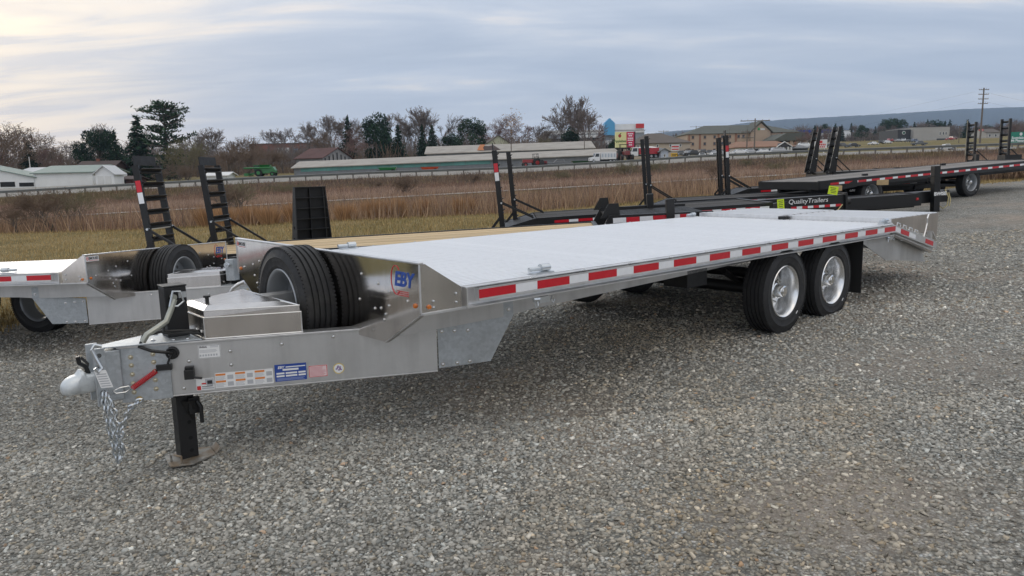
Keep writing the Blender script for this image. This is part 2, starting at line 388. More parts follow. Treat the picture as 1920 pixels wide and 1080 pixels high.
# loose stones lying on the lot, solid pieces
def vnoise(x, y, s, seed):
    r = np.random.default_rng(seed); v = 0
    for k in range(5):
        a = r.uniform(0, 2*np.pi); f = s*1.75**k*r.uniform(.8, 1.2); v = v+np.sin((x*np.cos(a)+y*np.sin(a))*f+r.uniform(0, 6.28))/1.35**k
    return v/2.6
def stones(n, y0, y1, smin, smax, seed):
    r = np.random.default_rng(seed)
    y = np.sqrt(r.uniform(y0**2, y1**2, n*2)); x = r.uniform(-.78, .78, n*2)*y+r.uniform(-.4, .4, n*2)
    k = (y < lot_edge(x)-.1) & ~((np.abs(x+2.06) < .17) & (np.abs(y-4.29) < .19)); x = x[k][:n]; y = y[k][:n]; n = len(x)
    pk = np.exp(-(((x-1.55)/.9)**2+((y-3.1)/.5)**2))+.9*np.exp(-(((x-3.2)/1.1)**2+((y-5.4)/.7)**2))+.8*np.exp(-(((x+2.2)/.5)**2+((y-2.7)/.35)**2))+np.maximum(0, vnoise(x, y, .9, 55)-.25)
    k = r.random(n) > .62*np.clip(1.1*pk, 0, 1); x = x[k]; y = y[k]; n = len(x)
    s = smin*(smax/smin)**(r.random(n)**1.7)
    cube = np.array([[-1,-1,-1],[1,-1,-1],[1,1,-1],[-1,1,-1],[-1,-1,1],[1,-1,1],[1,1,1],[-1,1,1]], float)
    P = cube[None]*.62+r.uniform(-.48, .48, (n, 8, 3))
    P[:, 4:, :2] *= r.uniform(.55, .95, (n, 1, 1))
    P *= s[:, None, None]*np.stack([r.uniform(.8, 1.25, n), r.uniform(.6, .95, n), r.uniform(.30, .58, n)], 1)[:, None, :]
    a = r.uniform(0, 2*np.pi, n); tl = r.normal(0, .28, n); t2 = r.normal(0, .28, n)
    def rot(P, a, i, j):
        c = np.cos(a)[:, None]; q = np.sin(a)[:, None]; A = P[:, :, i]*c-P[:, :, j]*q; B = P[:, :, i]*q+P[:, :, j]*c
        P[:, :, i] = A; P[:, :, j] = B
    rot(P, tl, 0, 2); rot(P, t2, 1, 2); rot(P, a, 0, 1)
    P[:, :, 0] += x[:, None]; P[:, :, 1] += y[:, None]; P[:, :, 2] += (terr(x, y)+.004+s*.12)[:, None]
    g = np.exp(r.normal(0, .24, n)); g[r.random(n) < .05] *= 1.6
    tint = np.ones((n, 3)); q = r.random(n)
    tint[q < .10] = (1.07, .98, .86); tint[q < .006] = (1.2, .9, .7); tint[q > .80] = (.95, 1., 1.04)
    mac = vnoise(x, y, .55, 71)+.6*vnoise(x, y, 1.7, 72); g *= 1+.17*mac; br = np.clip(vnoise(x, y, .8, 73)-.15, 0, 1)[:, None]; tint = tint*(1-br*np.array([.0, .07, .16])*1.6)
    dark_oval = np.exp(-(((x+3.6)/1.6)**2+((y-6.2)/1.3)**2)); g *= 1-.35*dark_oval  # stone tone drops in a soft oval on the left of the lot
    # pale patch of fresh stone
    g *= 1+.42*np.exp(-(((x+.35)/.9)**2+((y-3.75)/.55)**2))*(r.random(n) < .5)
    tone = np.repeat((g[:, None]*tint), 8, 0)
    F0 = np.array([(0,3,2),(0,2,1),(4,5,6),(4,6,7),(0,1,5),(0,5,4),(1,2,6),(1,6,5),(2,3,7),(2,7,6),(3,0,4),(3,4,7)])
    Fc = (F0[None]+(np.arange(n)*8)[:, None, None]).reshape(-1, 3)
    return P.reshape(-1, 3), Fc, tone
VS, FS, TS, off = [], [], [], 0
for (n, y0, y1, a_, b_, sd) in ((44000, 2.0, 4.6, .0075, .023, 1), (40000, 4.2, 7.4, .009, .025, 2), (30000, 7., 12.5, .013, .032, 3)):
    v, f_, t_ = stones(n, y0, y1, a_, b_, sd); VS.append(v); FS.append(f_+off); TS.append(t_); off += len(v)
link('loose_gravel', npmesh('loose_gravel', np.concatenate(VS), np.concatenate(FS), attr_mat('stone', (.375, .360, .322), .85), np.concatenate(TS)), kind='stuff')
# ---- blades (grass, reeds): thin triangles
def blades(x, y, h, wdt, lean, tone, r, zo=0.):
    n = len(x); a = r.uniform(0, np.pi, n); z = terr(x, y)+zo
    dx = np.cos(a)*wdt/2; dy = np.sin(a)*wdt/2
    la = r.uniform(0, 2*np.pi, n); lx_ = np.cos(la)*h*lean*r.random(n); ly_ = np.sin(la)*h*lean*r.random(n)
    V = np.stack([np.stack([x-dx, y-dy, z-.02], 1), np.stack([x+dx, y+dy, z-.02], 1), np.stack([x+lx_, y+ly_, z+h], 1)], 1).reshape(-1, 3)
    return V, np.arange(3*n).reshape(-1, 3), np.repeat(tone, 3, 0)
r = np.random.default_rng(5)
n = 110000
y = r.uniform(8, 31, n); x = r.uniform(-1.0, 1.0, n)*y*.86
k = (y > lot_edge(x)-.3+.3*r.normal(0, 1, n)); x = x[k]; y = y[k]; n = len(x)
nz = vnoise(x, y, .5, 3)
tone = np.where(((nz+r.normal(0, .35, n)) > .42)[:, None], np.array([.95, .84, .42]), np.array([1.45, 1.15, .62]))*np.exp(r.normal(0, .25, n))[:, None]
V, Fc, T_ = blades(x, y, r.uniform(.04, .13, n)*(1+.3*nz), .022, .6, tone, r)
link('mown_grass', npmesh('mown_grass', V, Fc, attr_mat('grass_blade', (.27, .25, .22), .95, spec=.1), T_), kind='stuff')
# reeds and dry brush between the grass and the highway bank
n = 300000
y = 27+(85-27)*r.random(n)**.85; x = r.uniform(-1, 1, n)*y*.84+r.normal(0, 1, n)
ed = 29+1.2*vnoise(x, y, .5, 8)+.5*vnoise(x, y, 2.1, 9); k = y > ed+r.exponential(.25, n)-.3
k &= ~((y > 48.6) & (y < 51.0)); x = x[k]; y = y[k]; n = len(x)
nz = vnoise(x, y*.7, .35, 12)*.7+.5*vnoise(x, y, .95, 17); n2 = vnoise(x, y, 1.3, 13); n3 = vnoise(x, y*.5, .09, 15)
h = 1.05+.35*nz+.25*n2+r.normal(0, .16, n)
h = np.where(y < 33, .80+.28*n2+.15*nz+r.normal(0, .12, n), h)
h = np.where(y > 74, .34+.16*n2+.25*np.maximum(nz, 0)+r.normal(0, .08, n), h)
h = np.where((y > 51) & (y <= 76), h*.46, h)*(1+.22*vnoise(x, y, .9, 21))
h = np.where((y > 40) & (y < 49), h*.56, h)
h = np.maximum(h, .15)*np.where(r.random(n) < .06, 1.35, 1)
tan = np.array([1.42, 1.14, .84]); red = np.array([1.06, .74, .61]); gr = np.array([.86, .74, .67]); olive = np.array([.74, .68, .43]); pale = np.array([1.62, 1.36, 1.18])
q = nz+.6*n2+r.normal(0, .45, n)
tone = np.where((q > .35)[:, None], red*.85, np.where((q > -.15)[:, None], gr, tan))
tone = np.where(((y < 32.5) & (r.random(n) < .6))[:, None], tan*1.05, tone)
tone = np.where(((y > 51) & (y < 63) & (r.random(n) < .7))[:, None], pale, tone)
tone = np.where(((y > 73) & (r.random(n) < .75))[:, None], np.where((n3 > .05)[:, None], olive*.82, gr*.70), tone)
tone = tone*np.exp(r.normal(0, .22, n))[:, None]
V, Fc, T_ = blades(x, y, h, r.uniform(.018, .048, n)*(y/45)**.5, .62, tone, r)
link('dry_reeds', npmesh('dry_reeds', V, Fc, attr_mat('reed_blade', (.264, .226, .203), .95, spec=.1), T_), kind='stuff')
# ---- strips: path in the reeds, highway, verge
def strip(name, d0, d1, mat, lift=.012, u0=-1.2, u1=1.2, n=160, d0f=None):
    uu = np.linspace(u0, u1, n); V = []
    for d in (d0, (d0+d1)/2, d1): V.append(np.stack([uu*d, np.full(n, d), terr(uu*d, np.full(n, d))+lift], 1))
    return link(name, npmesh(name, np.concatenate(V), grid_faces(3, n), mat, smooth=True), kind='structure')
concrete = pmat('concrete', (.34, .315, .28), .9, var=.15, vscale=1.5)
asphalt = pmat('old_asphalt', (.25, .235, .21), .95, var=.16, vscale=.8, bump=.3, bscale=30)
strip('path', 49.7, 50.3, concrete, .05)
strip('highway', 88.3, 99.5, asphalt, .02)
white_line = pmat('road_paint', (.62, .61, .57), .8, var=.15, vscale=3)
strip('edge_line', 89.5, 89.75, white_line, .028); strip('edge_line', 98.2, 98.45, white_line, .028)
# ------------------------------------------------------------------ trailer materials
def brushed(name, col, rough, dirx, amp=.08, bump=.04, metal=1., stain=1.):
    m = bpy.data.materials.new(name); m.use_nodes = True; t = NT(m.node_tree); b = m.node_tree.nodes['Principled BSDF']
    oc = t.n('ShaderNodeTexCoord').outputs['Object']
    s = [260, 260, 260]; s[dirx] = 3
    mp = t.n('ShaderNodeMapping', inp={0: oc, 3: tuple(s)}).outputs[0]
    nz = t.noise(mp, 1., 3, .6); sm = t.noise(oc, 2.2, 5, .65)
    st = t.noise(t.n('ShaderNodeMapping', inp={0: oc, 3: (9., 9., 1.2)}).outputs[0], 1., 4, .6)
    c = t.mix(1., col, t.ramp(sm, [(.3, 1-.13*stain), (.7, 1+.06*stain)]), 'MULTIPLY'); c = t.mix(1., c, t.ramp(st, [(.28, 1-.12*stain), (.55, 1+.02*stain)]), 'MULTIPLY')
    m.node_tree.links.new(c, b.inputs['Base Color']); b.inputs['Metallic'].default_value = metal
    rr = t.math('ADD', t.ramp(nz, [(.3, rough-amp), (.7, rough+amp)]), t.math('MULTIPLY', t.math('SUBTRACT', sm, .5), .16*stain))
    m.node_tree.links.new(rr, b.inputs['Roughness'])
    bp = t.n('ShaderNodeBump', inp={'Strength': bump, 'Distance': .002, 'Height': nz}); m.node_tree.links.new(bp.outputs[0], b.inputs['Normal'])
    return m
ALU_SHEET = brushed('polished_sheet', (.74, .705, .67), .125, 2, .03, .008)
ALU = brushed('mill_aluminium', (.78, .775, .77), .38, 0, .08, .02)
ALU_DULL = brushed('dull_aluminium', (.62, .615, .605), .46, 0, .08, .02, .9)
ALU_BOX = brushed('box_aluminium', (.70, .665, .63), .24, 0, .015, 0)
DECK = brushed('deck_aluminium', (.90, .91, .925), .36, 0, .08, .02, .5, .3)
def galv_material():
    m = bpy.data.materials.new('galvanised'); m.use_nodes = True; t = NT(m.node_tree); b = m.node_tree.nodes['Principled BSDF']
    oc = t.n('ShaderNodeTexCoord').outputs['Object']
    vo = t.n('ShaderNodeTexVoronoi', inp={'Vector': oc, 'Scale': 55.}); sm = t.noise(oc, 5, 5, .65)
    g = t.n('ShaderNodeSeparateColor', inp={0: vo.outputs['Color']}).outputs[0]
    c = t.mix(1., (.50, .53, .55), t.ramp(g, [(0, .90), (1, 1.06)]), 'MULTIPLY')
    c = t.mix(1., c, t.ramp(sm, [(.3, .84), (.7, 1.10)]), 'MULTIPLY')
    m.node_tree.links.new(c, b.inputs['Base Color']); b.inputs['Metallic'].default_value = .72
    m.node_tree.links.new(t.ramp(sm, [(.3, .40), (.7, .58)]), b.inputs['Roughness']); return m
GALV = galv_material()
ZINC = pmat('zinc_plate', (.62, .65, .67), .28, .9, var=.1, vscale=20)
CHROME = pmat('bright_steel', (.80, .80, .79), .14, 1.)
BOLT = pmat('bolt_steel', (.66, .66, .65), .25, 1.)
WHITE_RIM = pmat('cast_rim', (.82, .83, .84), .25, .9, var=.05, vscale=8)
GREY_RIM = pmat('grey_rim', (.36, .38, .40), .45, .5, var=.08, vscale=6)
RUBBER = pmat('tyre_rubber', (.022, .022, .023), .62, var=.25, vscale=14, bump=.15, bscale=90, spec=.4, rvar=.1, two=(.05, .048, .044), twosc=4, twor=(.55, .8))
RUBBER_D = pmat('flap_rubber', (.012, .012, .012), .7)
BLACK = pmat('black_paint', (.006, .006, .0065), .38, var=.2, vscale=5, rvar=.08)
BLACK_M = pmat('black_steel', (.008, .008, .0085), .5, var=.3, vscale=7, rvar=.1)
PLASTIC = pmat('black_plastic', (.012, .012, .012), .45)
RED = pmat('red_reflector', (.56, .005, .018), .32, coat=.4, var=.08, vscale=30)
WHITE_T = pmat('white_reflector', (.80, .81, .83), .35, var=.05, vscale=25)
AMBER = pmat('amber_lens', (.62, .16, .015), .22, coat=.5)
RED_LENS = pmat('red_lens', (.45, .02, .02), .25, coat=.5)
STICK_W = pmat('sticker_white', (.80, .80, .79), .4)
STICK_B = pmat('sticker_blue', (.025, .07, .32), .35)
STICK_R = pmat('sticker_red', (.60, .03, .03), .4)
STICK_O = pmat('sticker_orange', (.72, .24, .05), .4)
STICK_K = pmat('sticker_ink', (.03, .03, .035), .5)
STICK_P = pmat('sticker_pink', (.78, .60, .60), .4)
STICK_G = pmat('sticker_grey', (.45, .46, .48), .4)
STICK_Y = pmat('sticker_yellow', (.72, .55, .16), .4)
LOGO_B = pmat('logo_blue', (.02, .075, .36), .3)
LOGO_R = pmat('logo_red', (.62, .015, .025), .35)
COIL_R = pmat('red_coil', (.55, .02, .03), .4)
HANDLE = pmat('handle_zinc', (.40, .41, .36), .4, .6, var=.15, vscale=15)
PAD = pmat('jack_pad_steel', (.34, .33, .30), .65, .5, var=.3, vscale=14, two=(.25, .19, .13), twosc=9)
W_ = 2.69; YC = W_/2; DZ = .858; RT = .842; RB = .765
# ---- wheels: axis along +Y, outer face towards -Y, centre at the origin
def tyre_mb(Rt=.382, Rr=.232, hw=.108):
    prof = []
    # (y, r): rounded side walls, ribbed tread with four grooves
    prof += [(-hw*.80, Rr), (-hw*.93, Rr+.012), (-hw*.98, Rr+.022), (-hw*1.0, Rr+.026), (-hw*.99, Rr+.032), (-hw*1.03, Rr+.05), (-hw*1.045, Rr+.080), (-hw*1.065, Rr+.083), (-hw*1.04, Rr+.088), (-hw*.97, Rt-.028), (-hw*.93, Rt-.014), (-hw*.86, Rt-.004)]
    gr = [-.52, -.18, .18, .52]
    for g in gr:
        c = g*hw; prof += [(c-.0075, Rt), (c-.005, Rt-.012), (c+.005, Rt-.012), (c+.0075, Rt)]
    prof += [(hw*.86, Rt-.004), (hw*.93, Rt-.014), (hw*.97, Rt-.028), (hw*1.04, Rr+.085), (hw*1.02, Rr+.05), (hw*.93, Rr+.012), (hw*.80, Rr)]
    return prof
def make_wheel_meshes():
    M = {}
    t = MB(); t.lathe(tyre_mb(), n=64, closed=True)
    M['tyre'] = t.mesh('tyre', RUBBER, True)
    s = MB()                                     # shoulder sipes / tread lugs
    for k in range(90):
        a = 2*math.pi*k/90; u = Vector((math.cos(a), 0, math.sin(a))); tg = Vector((-math.sin(a), 0, math.cos(a)))
        for sg in (-1, 1):
            s.obox(u*.3735+Vector((0, sg*.0985, 0)), tg, (0, 1, 0), u, .0085, .0055, .0065)
    M['tread_lugs'] = s.mesh('tread_lugs', RUBBER)
    sw = MB(); rs_ = random.Random(9)
    for a0, n_ in ((.35, 9), (1.45, 7), (2.6, 10), (3.7, 6), (4.75, 9)):
        for k in range(n_):
            a = a0+k*.062; u = Vector((math.cos(a), 0, math.sin(a))); tg = Vector((-math.sin(a), 0, math.cos(a))); sw.obox(u*.297+Vector((0, -.1115, 0)), tg, (0, 1, 0), u, .006*rs_.uniform(.5, 1), .0016, .009)
    M['sidewall_lettering'] = sw.mesh('sidewall_ridges', pmat('sidewall_rubber', (.045, .044, .043), .7))
    ss = MB(); ss.obox((.20, -.1125, -.215), (.7, 0, .65), (0, 1, 0), (-.65, 0, .7), .018, .0008, .006); M['sidewall_label'] = ss.mesh('sidewall_label', STICK_W)
    for key, mat in (('rim', WHITE_RIM), ('rim_grey', GREY_RIM)):
        rm = MB()
        rm.lathe([(-.100, .238), (-.106, .232), (-.100, .224), (-.085, .214), (-.02, .205), (.048, .203), (.060, .200)], n=48)
        rm.lathe([(-.098, .238), (-.07, .226), (.06, .21), (.09, .226), (.104, .238)], n=48)
        M[key] = rm.mesh(key, mat, True)
    dk = MB(); dk.lathe([(.0605, .201), (.066, .190), (.068, .165), (.062, .12), (.052, .085), (.052, .04)], n=48); M['disc'] = dk.mesh('wheel_disc', pmat('cast_disc', (.74, .75, .76), .32, .8, var=.08, vscale=9), True)
    hh = MB()
    for k in range(8):
        a = 2*math.pi*(k+.5)/8; c = Vector((.152*math.cos(a), .0605, .152*math.sin(a))); hh.cyl(c, c+Vector((0, .0055, 0)), .026, 14)
    M['hand_holes'] = hh.mesh('hand_hole', pmat('hand_hole_dark', (.02, .02, .02), .8))
    hb = MB(); hb.lathe([(.05, .078), (-.015, .070), (-.02, .060), (-.075, .056), (-.090, .050), (-.094, .040), (-.094, .0)], n=24)
    hb.lathe([(-.0945, .036), (-.100, .034), (-.102, .0)], n=18)
    M['hub'] = hb.mesh('hub', CHROME, True)
    ln = MB(); ln.cyl((0, .052, 0), (0, .006, 0), .0155, 6); ln.cyl((0, .006, 0), (0, -.012, 0), .009, 6); ln.cyl((0, .054, 0), (0, .044, 0), .021, 10)
    M['nut'] = ln.mesh('lug_nut', CHROME)
    return M
WM = make_wheel_meshes()
def wheel(parent, loc, side=-1, outer=True, rim='rim', scale=1., name='wheel', rotz=0.):
    w_ = link(name, WM['tyre'], parent, loc=loc)
    w_.rotation_euler = (0, 0, (0 if side < 0 else math.pi)+rotz); w_.scale = (scale,)*3
    link('rim', WM[rim], w_); link('tread_lugs', WM['tread_lugs'], w_, kind='stuff')
    link('sidewall_ridges', WM['sidewall_lettering'], w_, kind='stuff')
    if outer:
        link('sidewall_label', WM['sidewall_label'], w_)
        link('hub', WM['hub'], w_); link('wheel_disc', WM['disc'], w_); link('hand_hole', WM['hand_holes'], w_)
        for k in range(8):
            a = 2*math.pi*k/8; link('lug_nut', WM['nut'], w_, loc=(.1025*math.cos(a), 0, .1025*math.sin(a)))
    return w_
def bolts(name, pts, d, parent, mat=BOLT, r=.011, h=.008):
    b = MB()
    for q in pts:
        b.dome(q, d, r, h); b.cyl(Vector(q)+Vector(d)*.0005, Vector(q)+Vector(d)*.0022, r*1.35, 8)
    return b.build(name, mat, parent, kind='stuff')
# ---- the aluminium deck-over trailer, in its own frame: x rearwards, y across, z up
def make_flatbed(label):
    T = thing('flatbed_trailer', label, 'trailer')
    my = lambda y, s: y if s < 0 else W_-y          # s=-1: side nearest the camera; +1: other side
    KS = 1.0623; rx = lambda x: -2.5637+KS*(x+2.5637); rz = lambda z: 1.4832+KS*(z-1.4832); AC = .554   # tongue arm: y = AC - .472 x
    # deck planks: interlocking ribbed extrusions
    x0, x1 = -.085, 5.86; npl = 17; y0, y1 = .055, W_-.055; pw = (y1-y0)/npl
    pk = MB(); nr = 3
    prof = [(0, DZ-.03), (0, DZ-.012)]
    for i in range(nr):
        a = .004+(pw-.008)*i/nr; b_ = .004+(pw-.008)*(i+1)/nr; d = b_-a
        prof += [(a+d*.20, DZ-.012), (a+d*.21, DZ), (a+d*.60, DZ), (a+d*.61, DZ-.012)]
    prof += [(pw-.005, DZ-.012), (pw-.005, DZ-.03)]
    pk.prism([(x0, q[0], q[1]) for q in prof], (x1-x0, 0, 0)); pm = pk.mesh('deck_plank', DECK)
    for i in range(npl): link('deck_plank', pm, T, loc=(0, y0+i*pw, 0))
    tape_r = MB().box(0, .2795, -.0016, 0, -.0255, .0255).mesh('reflector', RED)
    tape_w = MB().box(0, .1755, -.0014, 0, -.0255, .0255).mesh('reflector', WHITE_T)
    spc = MB().box(0, .10, .0, .045, -.036, .0385).mesh('stake_spacer', ALU)
    for s in (-1, 1):
        Y = lambda y: my(y, s)
        def bx(m, a, b, ya, yb, za, zb): return m.box(a, b, min(Y(ya), Y(yb)), max(Y(ya), Y(yb)), za, zb)
        m = MB(); bx(m, -.085, 5.752, .050, .054, .742, DZ-.001); bx(m, -.085, 5.752, .0, .050, .732, .7405); bx(m, -.085, 5.752, .012, .055, DZ-.0105, DZ-.0055)
        bx(m, -.085, -.078, .004, .050, .742, DZ-.011)
        m.build('side_rail', ALU, T)
        m = MB(); bx(m, 0, 5.752, .0015, .012, RB, RT); bx(m, 0, 5.752, -.002, .0015, RT-.008, RT); bx(m, 0, 5.752, -.002, .0015, RB, RB+.008)
        m.build('rub_rail', ALU, T)
        for i in range(13):
            o = link('reflector', tape_r, T, loc=(.4572*i+(0 if s < 0 else .2795), Y(.0015), .8055)); 
            if s > 0: o.rotation_euler = (0, 0, math.pi)
            if i < 12:
                o = link('reflector', tape_w, T, loc=(.4572*i+.2805+(0 if s < 0 else .1755), Y(.0015), .8055))
                if s > 0: o.rotation_euler = (0, 0, math.pi)
            o = link('stake_spacer', spc, T, loc=(.4572*i+.005+(0 if s < 0 else .10), Y(.0125), RB+.0385))
            if s > 0: o.rotation_euler = (0, 0, math.pi)
        bolts('rail_bolt', [(.4572*i-.03, Y(.0115), DZ-.0054) for i in range(1, 13)], (0, 0, 1), T, r=.008)
        # outer frame beam under the rail, tapering to the rear
        m = MB(); m.prism([(-.34, Y(.33), .562), (-.34, Y(.33), .733), (5.7, Y(.33), .733), (5.7, Y(.33), .685), (3.45, Y(.33), .650), (.7, Y(.33), .579), (.5, Y(.33), .563)], (0, .05 if s < 0 else -.05, 0))
        m.build('frame_beam', ALU_DULL, T)
        
        # gusset plate, galvanised, in the plane of the A-frame arm
        P = lambda x, z: (rx(x), Y(AC-.008-.472*rx(x)), rz(z))
        nrm = Vector((.472, 1, 0)).normalized(); nrm = Vector((nrm.x, nrm.y*(-s), 0))
        m = MB(); m.prism([P(-.092, .583), P(-.092, .329), P(.2, .345), P(.337, .622), P(.337, .728), P(.062, .728), P(.058, .605)], nrm*.01)
        m.build('gusset_plate', GALV, T, bevel=.001)
        out = -nrm
        bolts('gusset_bolt', [Vector(P(x, z)) for x, z in ((-.07, .555), (.0, .553), (.075, .55), (-.07, .352), (.01, .353), (.08, .357), (.16, .66), (.235, .665), (.31, .66), (.23, .70))], out, T, r=.010)
        # A-frame arm
        m = MB(); P2 = lambda x, z, o=0.: Vector((rx(x), Y(AC-.472*rx(x)), rz(z)))+nrm*o
        xa, xb = -1.665, -.096
        m.prism([P2(xa, .318), P2(xb, .318), P2(xb, .600), P2(xa, .600)], nrm*.012)
        m.build('tongue_arm', ALU_DULL, T)
        m = MB(); m.prism([P2(xa, .6005, -.012), P2(xb, .6005, -.012), P2(xb, .6005, .085), P2(xa, .6005, .085)], (0, 0, .012))
        m.prism([P2(xa, .308, -.004), P2(xb, .308, -.004), P2(xb, .308, .085), P2(xa, .308, .085)], (0, 0, .009))
        m.build('tongue_flange', ALU, T, bevel=.002)
        # galvanised nose plate with two bolt rows
        m = MB(); m.prism([P2(-1.660, .300), P2(-1.432, .305), P2(-1.432, .606), P2(-1.58, .618), P2(-1.660, .606)], -nrm*.010); m.build('nose_plate', GALV, T, bevel=.001)
        bolts('nose_bolt', [P2(x, z, -.010) for x, dz in ((-1.605, 0), (-1.505, .008)) for z in (.355+dz, .405+dz, .455+dz, .505+dz, .550+dz)], out, T, pmat('brass_bolt', (.60, .55, .42), .3, .9), r=.0105)
        bolts('arm_bolt', [P2(x, z) for x, z in ((-1.345, .50), (-1.335, .425), (-1.15, .538), (-1.15, .46), (-.90, .555), (-.64, .575), (-1.38, .35))], out, T, r=.0095)
        # wing plate of the bulkhead
        m = MB(); m.prism([(-.3745, Y(.03), .742), (-.3745, Y(.03), 1.010), (-.345, Y(.03), 1.010), (-.105, Y(.03), DZ), (-.105, Y(.03), .742)], (0, .004 if s < 0 else -.004, 0)); m.build('wing_plate', ALU_SHEET, T)
        m = MB(); m.bar((-.378, Y(.028), .735), (-.08, Y(.028), .735), .02, .012); m.build('wing_edge', ALU, T)
        bolts('wing_bolt', [(x, Y(.029), z) for x, z in ((-.30, .80), (-.145, .825), (-.145, .775), (-.30, .765))], (0, s, 0), T, r=.008)
        m = MB(); m.dome((-.33, Y(.029), .772), (0, s, 0), .014, .012, 12); m.build('marker_light', AMBER, T, True)
    # A-frame front cross plate, top plate of the nose, mounting channel
    m = MB(); m.prism([(-1.678, YC-.045, .5595), (-1.678, YC+.045, .5595), (-1.20, YC+.235, .5595), (-1.20, YC-.235, .5595)], (0, 0, .008)); m.build('nose_cover', GALV, T, bevel=.002)
    bolts('cover_bolt', [(x, y, .568) for x, y in ((-1.42, YC-.06), (-1.33, YC-.14), (-1.26, YC-.17), (-1.36, YC+.1))], (0, 0, 1), T)
    m = MB(); m.box(-1.682, -1.60, YC-.062, YC+.062, .255, .545); m.build('front_plate', GALV, T, bevel=.004)
    m = MB()
    for y_ in (YC-.095, YC+.075):
        m.box(-1.742, -1.6825, y_, y_+.02, .245, .575)
    m.build('coupler_channel', GALV, T, bevel=.003)
    m = MB()
    for y_ in (YC-.0955, YC+.0955):
        for z_ in (.275, .325, .475, .535): m.cyl((-1.712, y_-.0005, z_), (-1.712, y_+.0005, z_), .013, 12)
    m.build('channel_hole', pmat('hole_shadow', (.10, .10, .10), .8), T, kind='stuff')
    # ball coupler casting
    def ring(x, hw, z0, z1, n=16, k=2.6):
        zc_ = (z0+z1)/2; hh = (z1-z0)/2; o = []
        for i in range(n):
            a = 2*math.pi*i/n; c, q = math.cos(a), math.sin(a)
            o.append((x, YC+hw*math.copysign(abs(c)**(2/k), c), zc_+hh*math.copysign(abs(q)**(2/k), q)))
        return o
    m = MB(); m.loft([ring(-1.690, .052, .322, .420, k=5), ring(-1.752, .054, .322, .424, k=5), ring(-1.776, .057, .320, .432, k=4), ring(-1.786, .059, .320, .452, k=4), ring(-1.800, .060, .320, .455, k=3.5), ring(-1.812, .063, .320, .440), ring(-1.822, .068, .320, .428), ring(-1.842, .073, .320, .424), ring(-1.864, .070, .321, .414), ring(-1.882, .056, .324, .400), ring(-1.894, .034, .332, .385), ring(-1.899, .012, .345, .370)])
    m.build('coupler', pmat('dull_cast_zinc', (.66, .69, .70), .5, .55, var=.12, vscale=25, bump=.15, bscale=140), T, True)
    m = MB(); m.tube([(-1.755, YC, .42), (-1.765, YC, .465), (-1.795, YC, .49), (-1.80, YC, .53)], .012, 8); m.tube([(-1.765, YC+.02, .42), (-1.745, YC+.05, .47), (-1.775, YC+.06, .51)], .008, 6); m.build('coupler_latch', PLASTIC, T, True)
    # jack
    m = MB(); jx, jy = -1.272, YC; m.box(jx-.062, jx+.062, jy-.062, jy+.062, .20, .866); m.build('jack_tube', BLACK_M, T, bevel=.006)
    m = MB(); m.box(jx-.066, jx+.066, jy-.066, jy+.066, .8665, .876); m.build('jack_cap', BLACK_M, T, bevel=.003)
    m = MB(); m.box(jx-.052, jx+.052, jy-.052, jy+.052, -.197, .1995); m.build('jack_leg', BLACK_M, T, bevel=.005)
    m = MB()
    for z_ in (-.15, -.07, .03, .10): m.cyl((jx+.012, jy-.0535, z_), (jx+.012, jy-.0522, z_), .012, 12)
    m.build('jack_pin_hole', pmat('deep_hole', (.004, .004, .004), .9), T, kind='stuff')
    m = MB(); m.box(jx+.01, jx+.075, jy-.085, jy-.053, .085, .185); m.prism([(jx-.03, jy-.053, .17), (jx+.03, jy-.105, .17), (jx+.03, jy-.06, .04)], (.01, 0, 0)); m.tube([(jx+.055, jy-.10, .165), (jx+.07, jy-.115, .13), (jx+.068, jy-.115, .03)], .012, 8); m.build('jack_pin_bracket', BLACK_M, T)
    m = MB(); m.prism([(jx-.135, jy-.10, -.208), (jx-.02, jy-.155, -.208), (jx+.14, jy-.09, -.208), (jx+.155, jy+.06, -.208), (jx+.05, jy+.13, -.208), (jx-.11, jy+.09, -.208)], (0, 0, .012)); m.build('jack_foot', PAD, T, bevel=.003)
    m = MB(); m.prism([(jx+.1415, jy-.085, -.205), (jx+.1565, jy+.055, -.205), (jx+.185, jy+.055, -.178), (jx+.17, jy-.08, -.178)], (.006, 0, .009)); m.build('jack_foot_lip', PAD, T)
    m = MB(); m.tube([(jx-.105, jy-.03, -.198), (jx-.105, jy-.03, -.152), (jx-.07, jy-.115, -.152), (jx-.07, jy-.115, -.198)], .007, 6); m.build('jack_foot_handle', PAD, T)
    # jack crank: flat bar bent over the nose, fold-away grip
    m = MB(); c0 = Vector((jx-.02, jy-.069, .82))
    m.tube([(jx-.02, jy-.062, .812), (jx-.02, jy-.105, .812)], .016, 8)
    m.tube([(jx-.022, jy-.108, .80), (jx-.05, jy-.115, .74), (jx-.085, jy-.13, .68), (jx-.14, jy-.15, .655), (jx-.20, jy-.155, .625), (jx-.225, jy-.15, .585)], .017, 8)
    m.build('jack_crank', HANDLE, T, True)
    m = MB(); m.tube([(jx-.055, jy-.118, .765), (jx-.03, jy-.118, .850), (jx+.01, jy-.118, .845), (jx+.025, jy-.118, .785), (jx-.01, jy-.118, .760)], .006, 6, closed=True); m.box(jx+.012, jy*0+jx+.055, jy-.075, jy-.063, .80, .835); m.build('crank_latch', ZINC, T)
    # toolbox (chamfered lid)
    A0 = Vector((-1.177, 1.120)); A1 = Vector((-.680, .886)); B0 = Vector((-1.177, W_-1.120)); B1 = Vector((-.680, W_-.886))
    def quad(z, i=0.):
        c = Vector((-.93, YC)); q = []
        for v in (A0, A1, B1, B0):
            d = v-c; q.append((c.x+d.x*(1-i/abs(d.x)), c.y+d.y*(1-i/abs(d.y)), z))
        return q
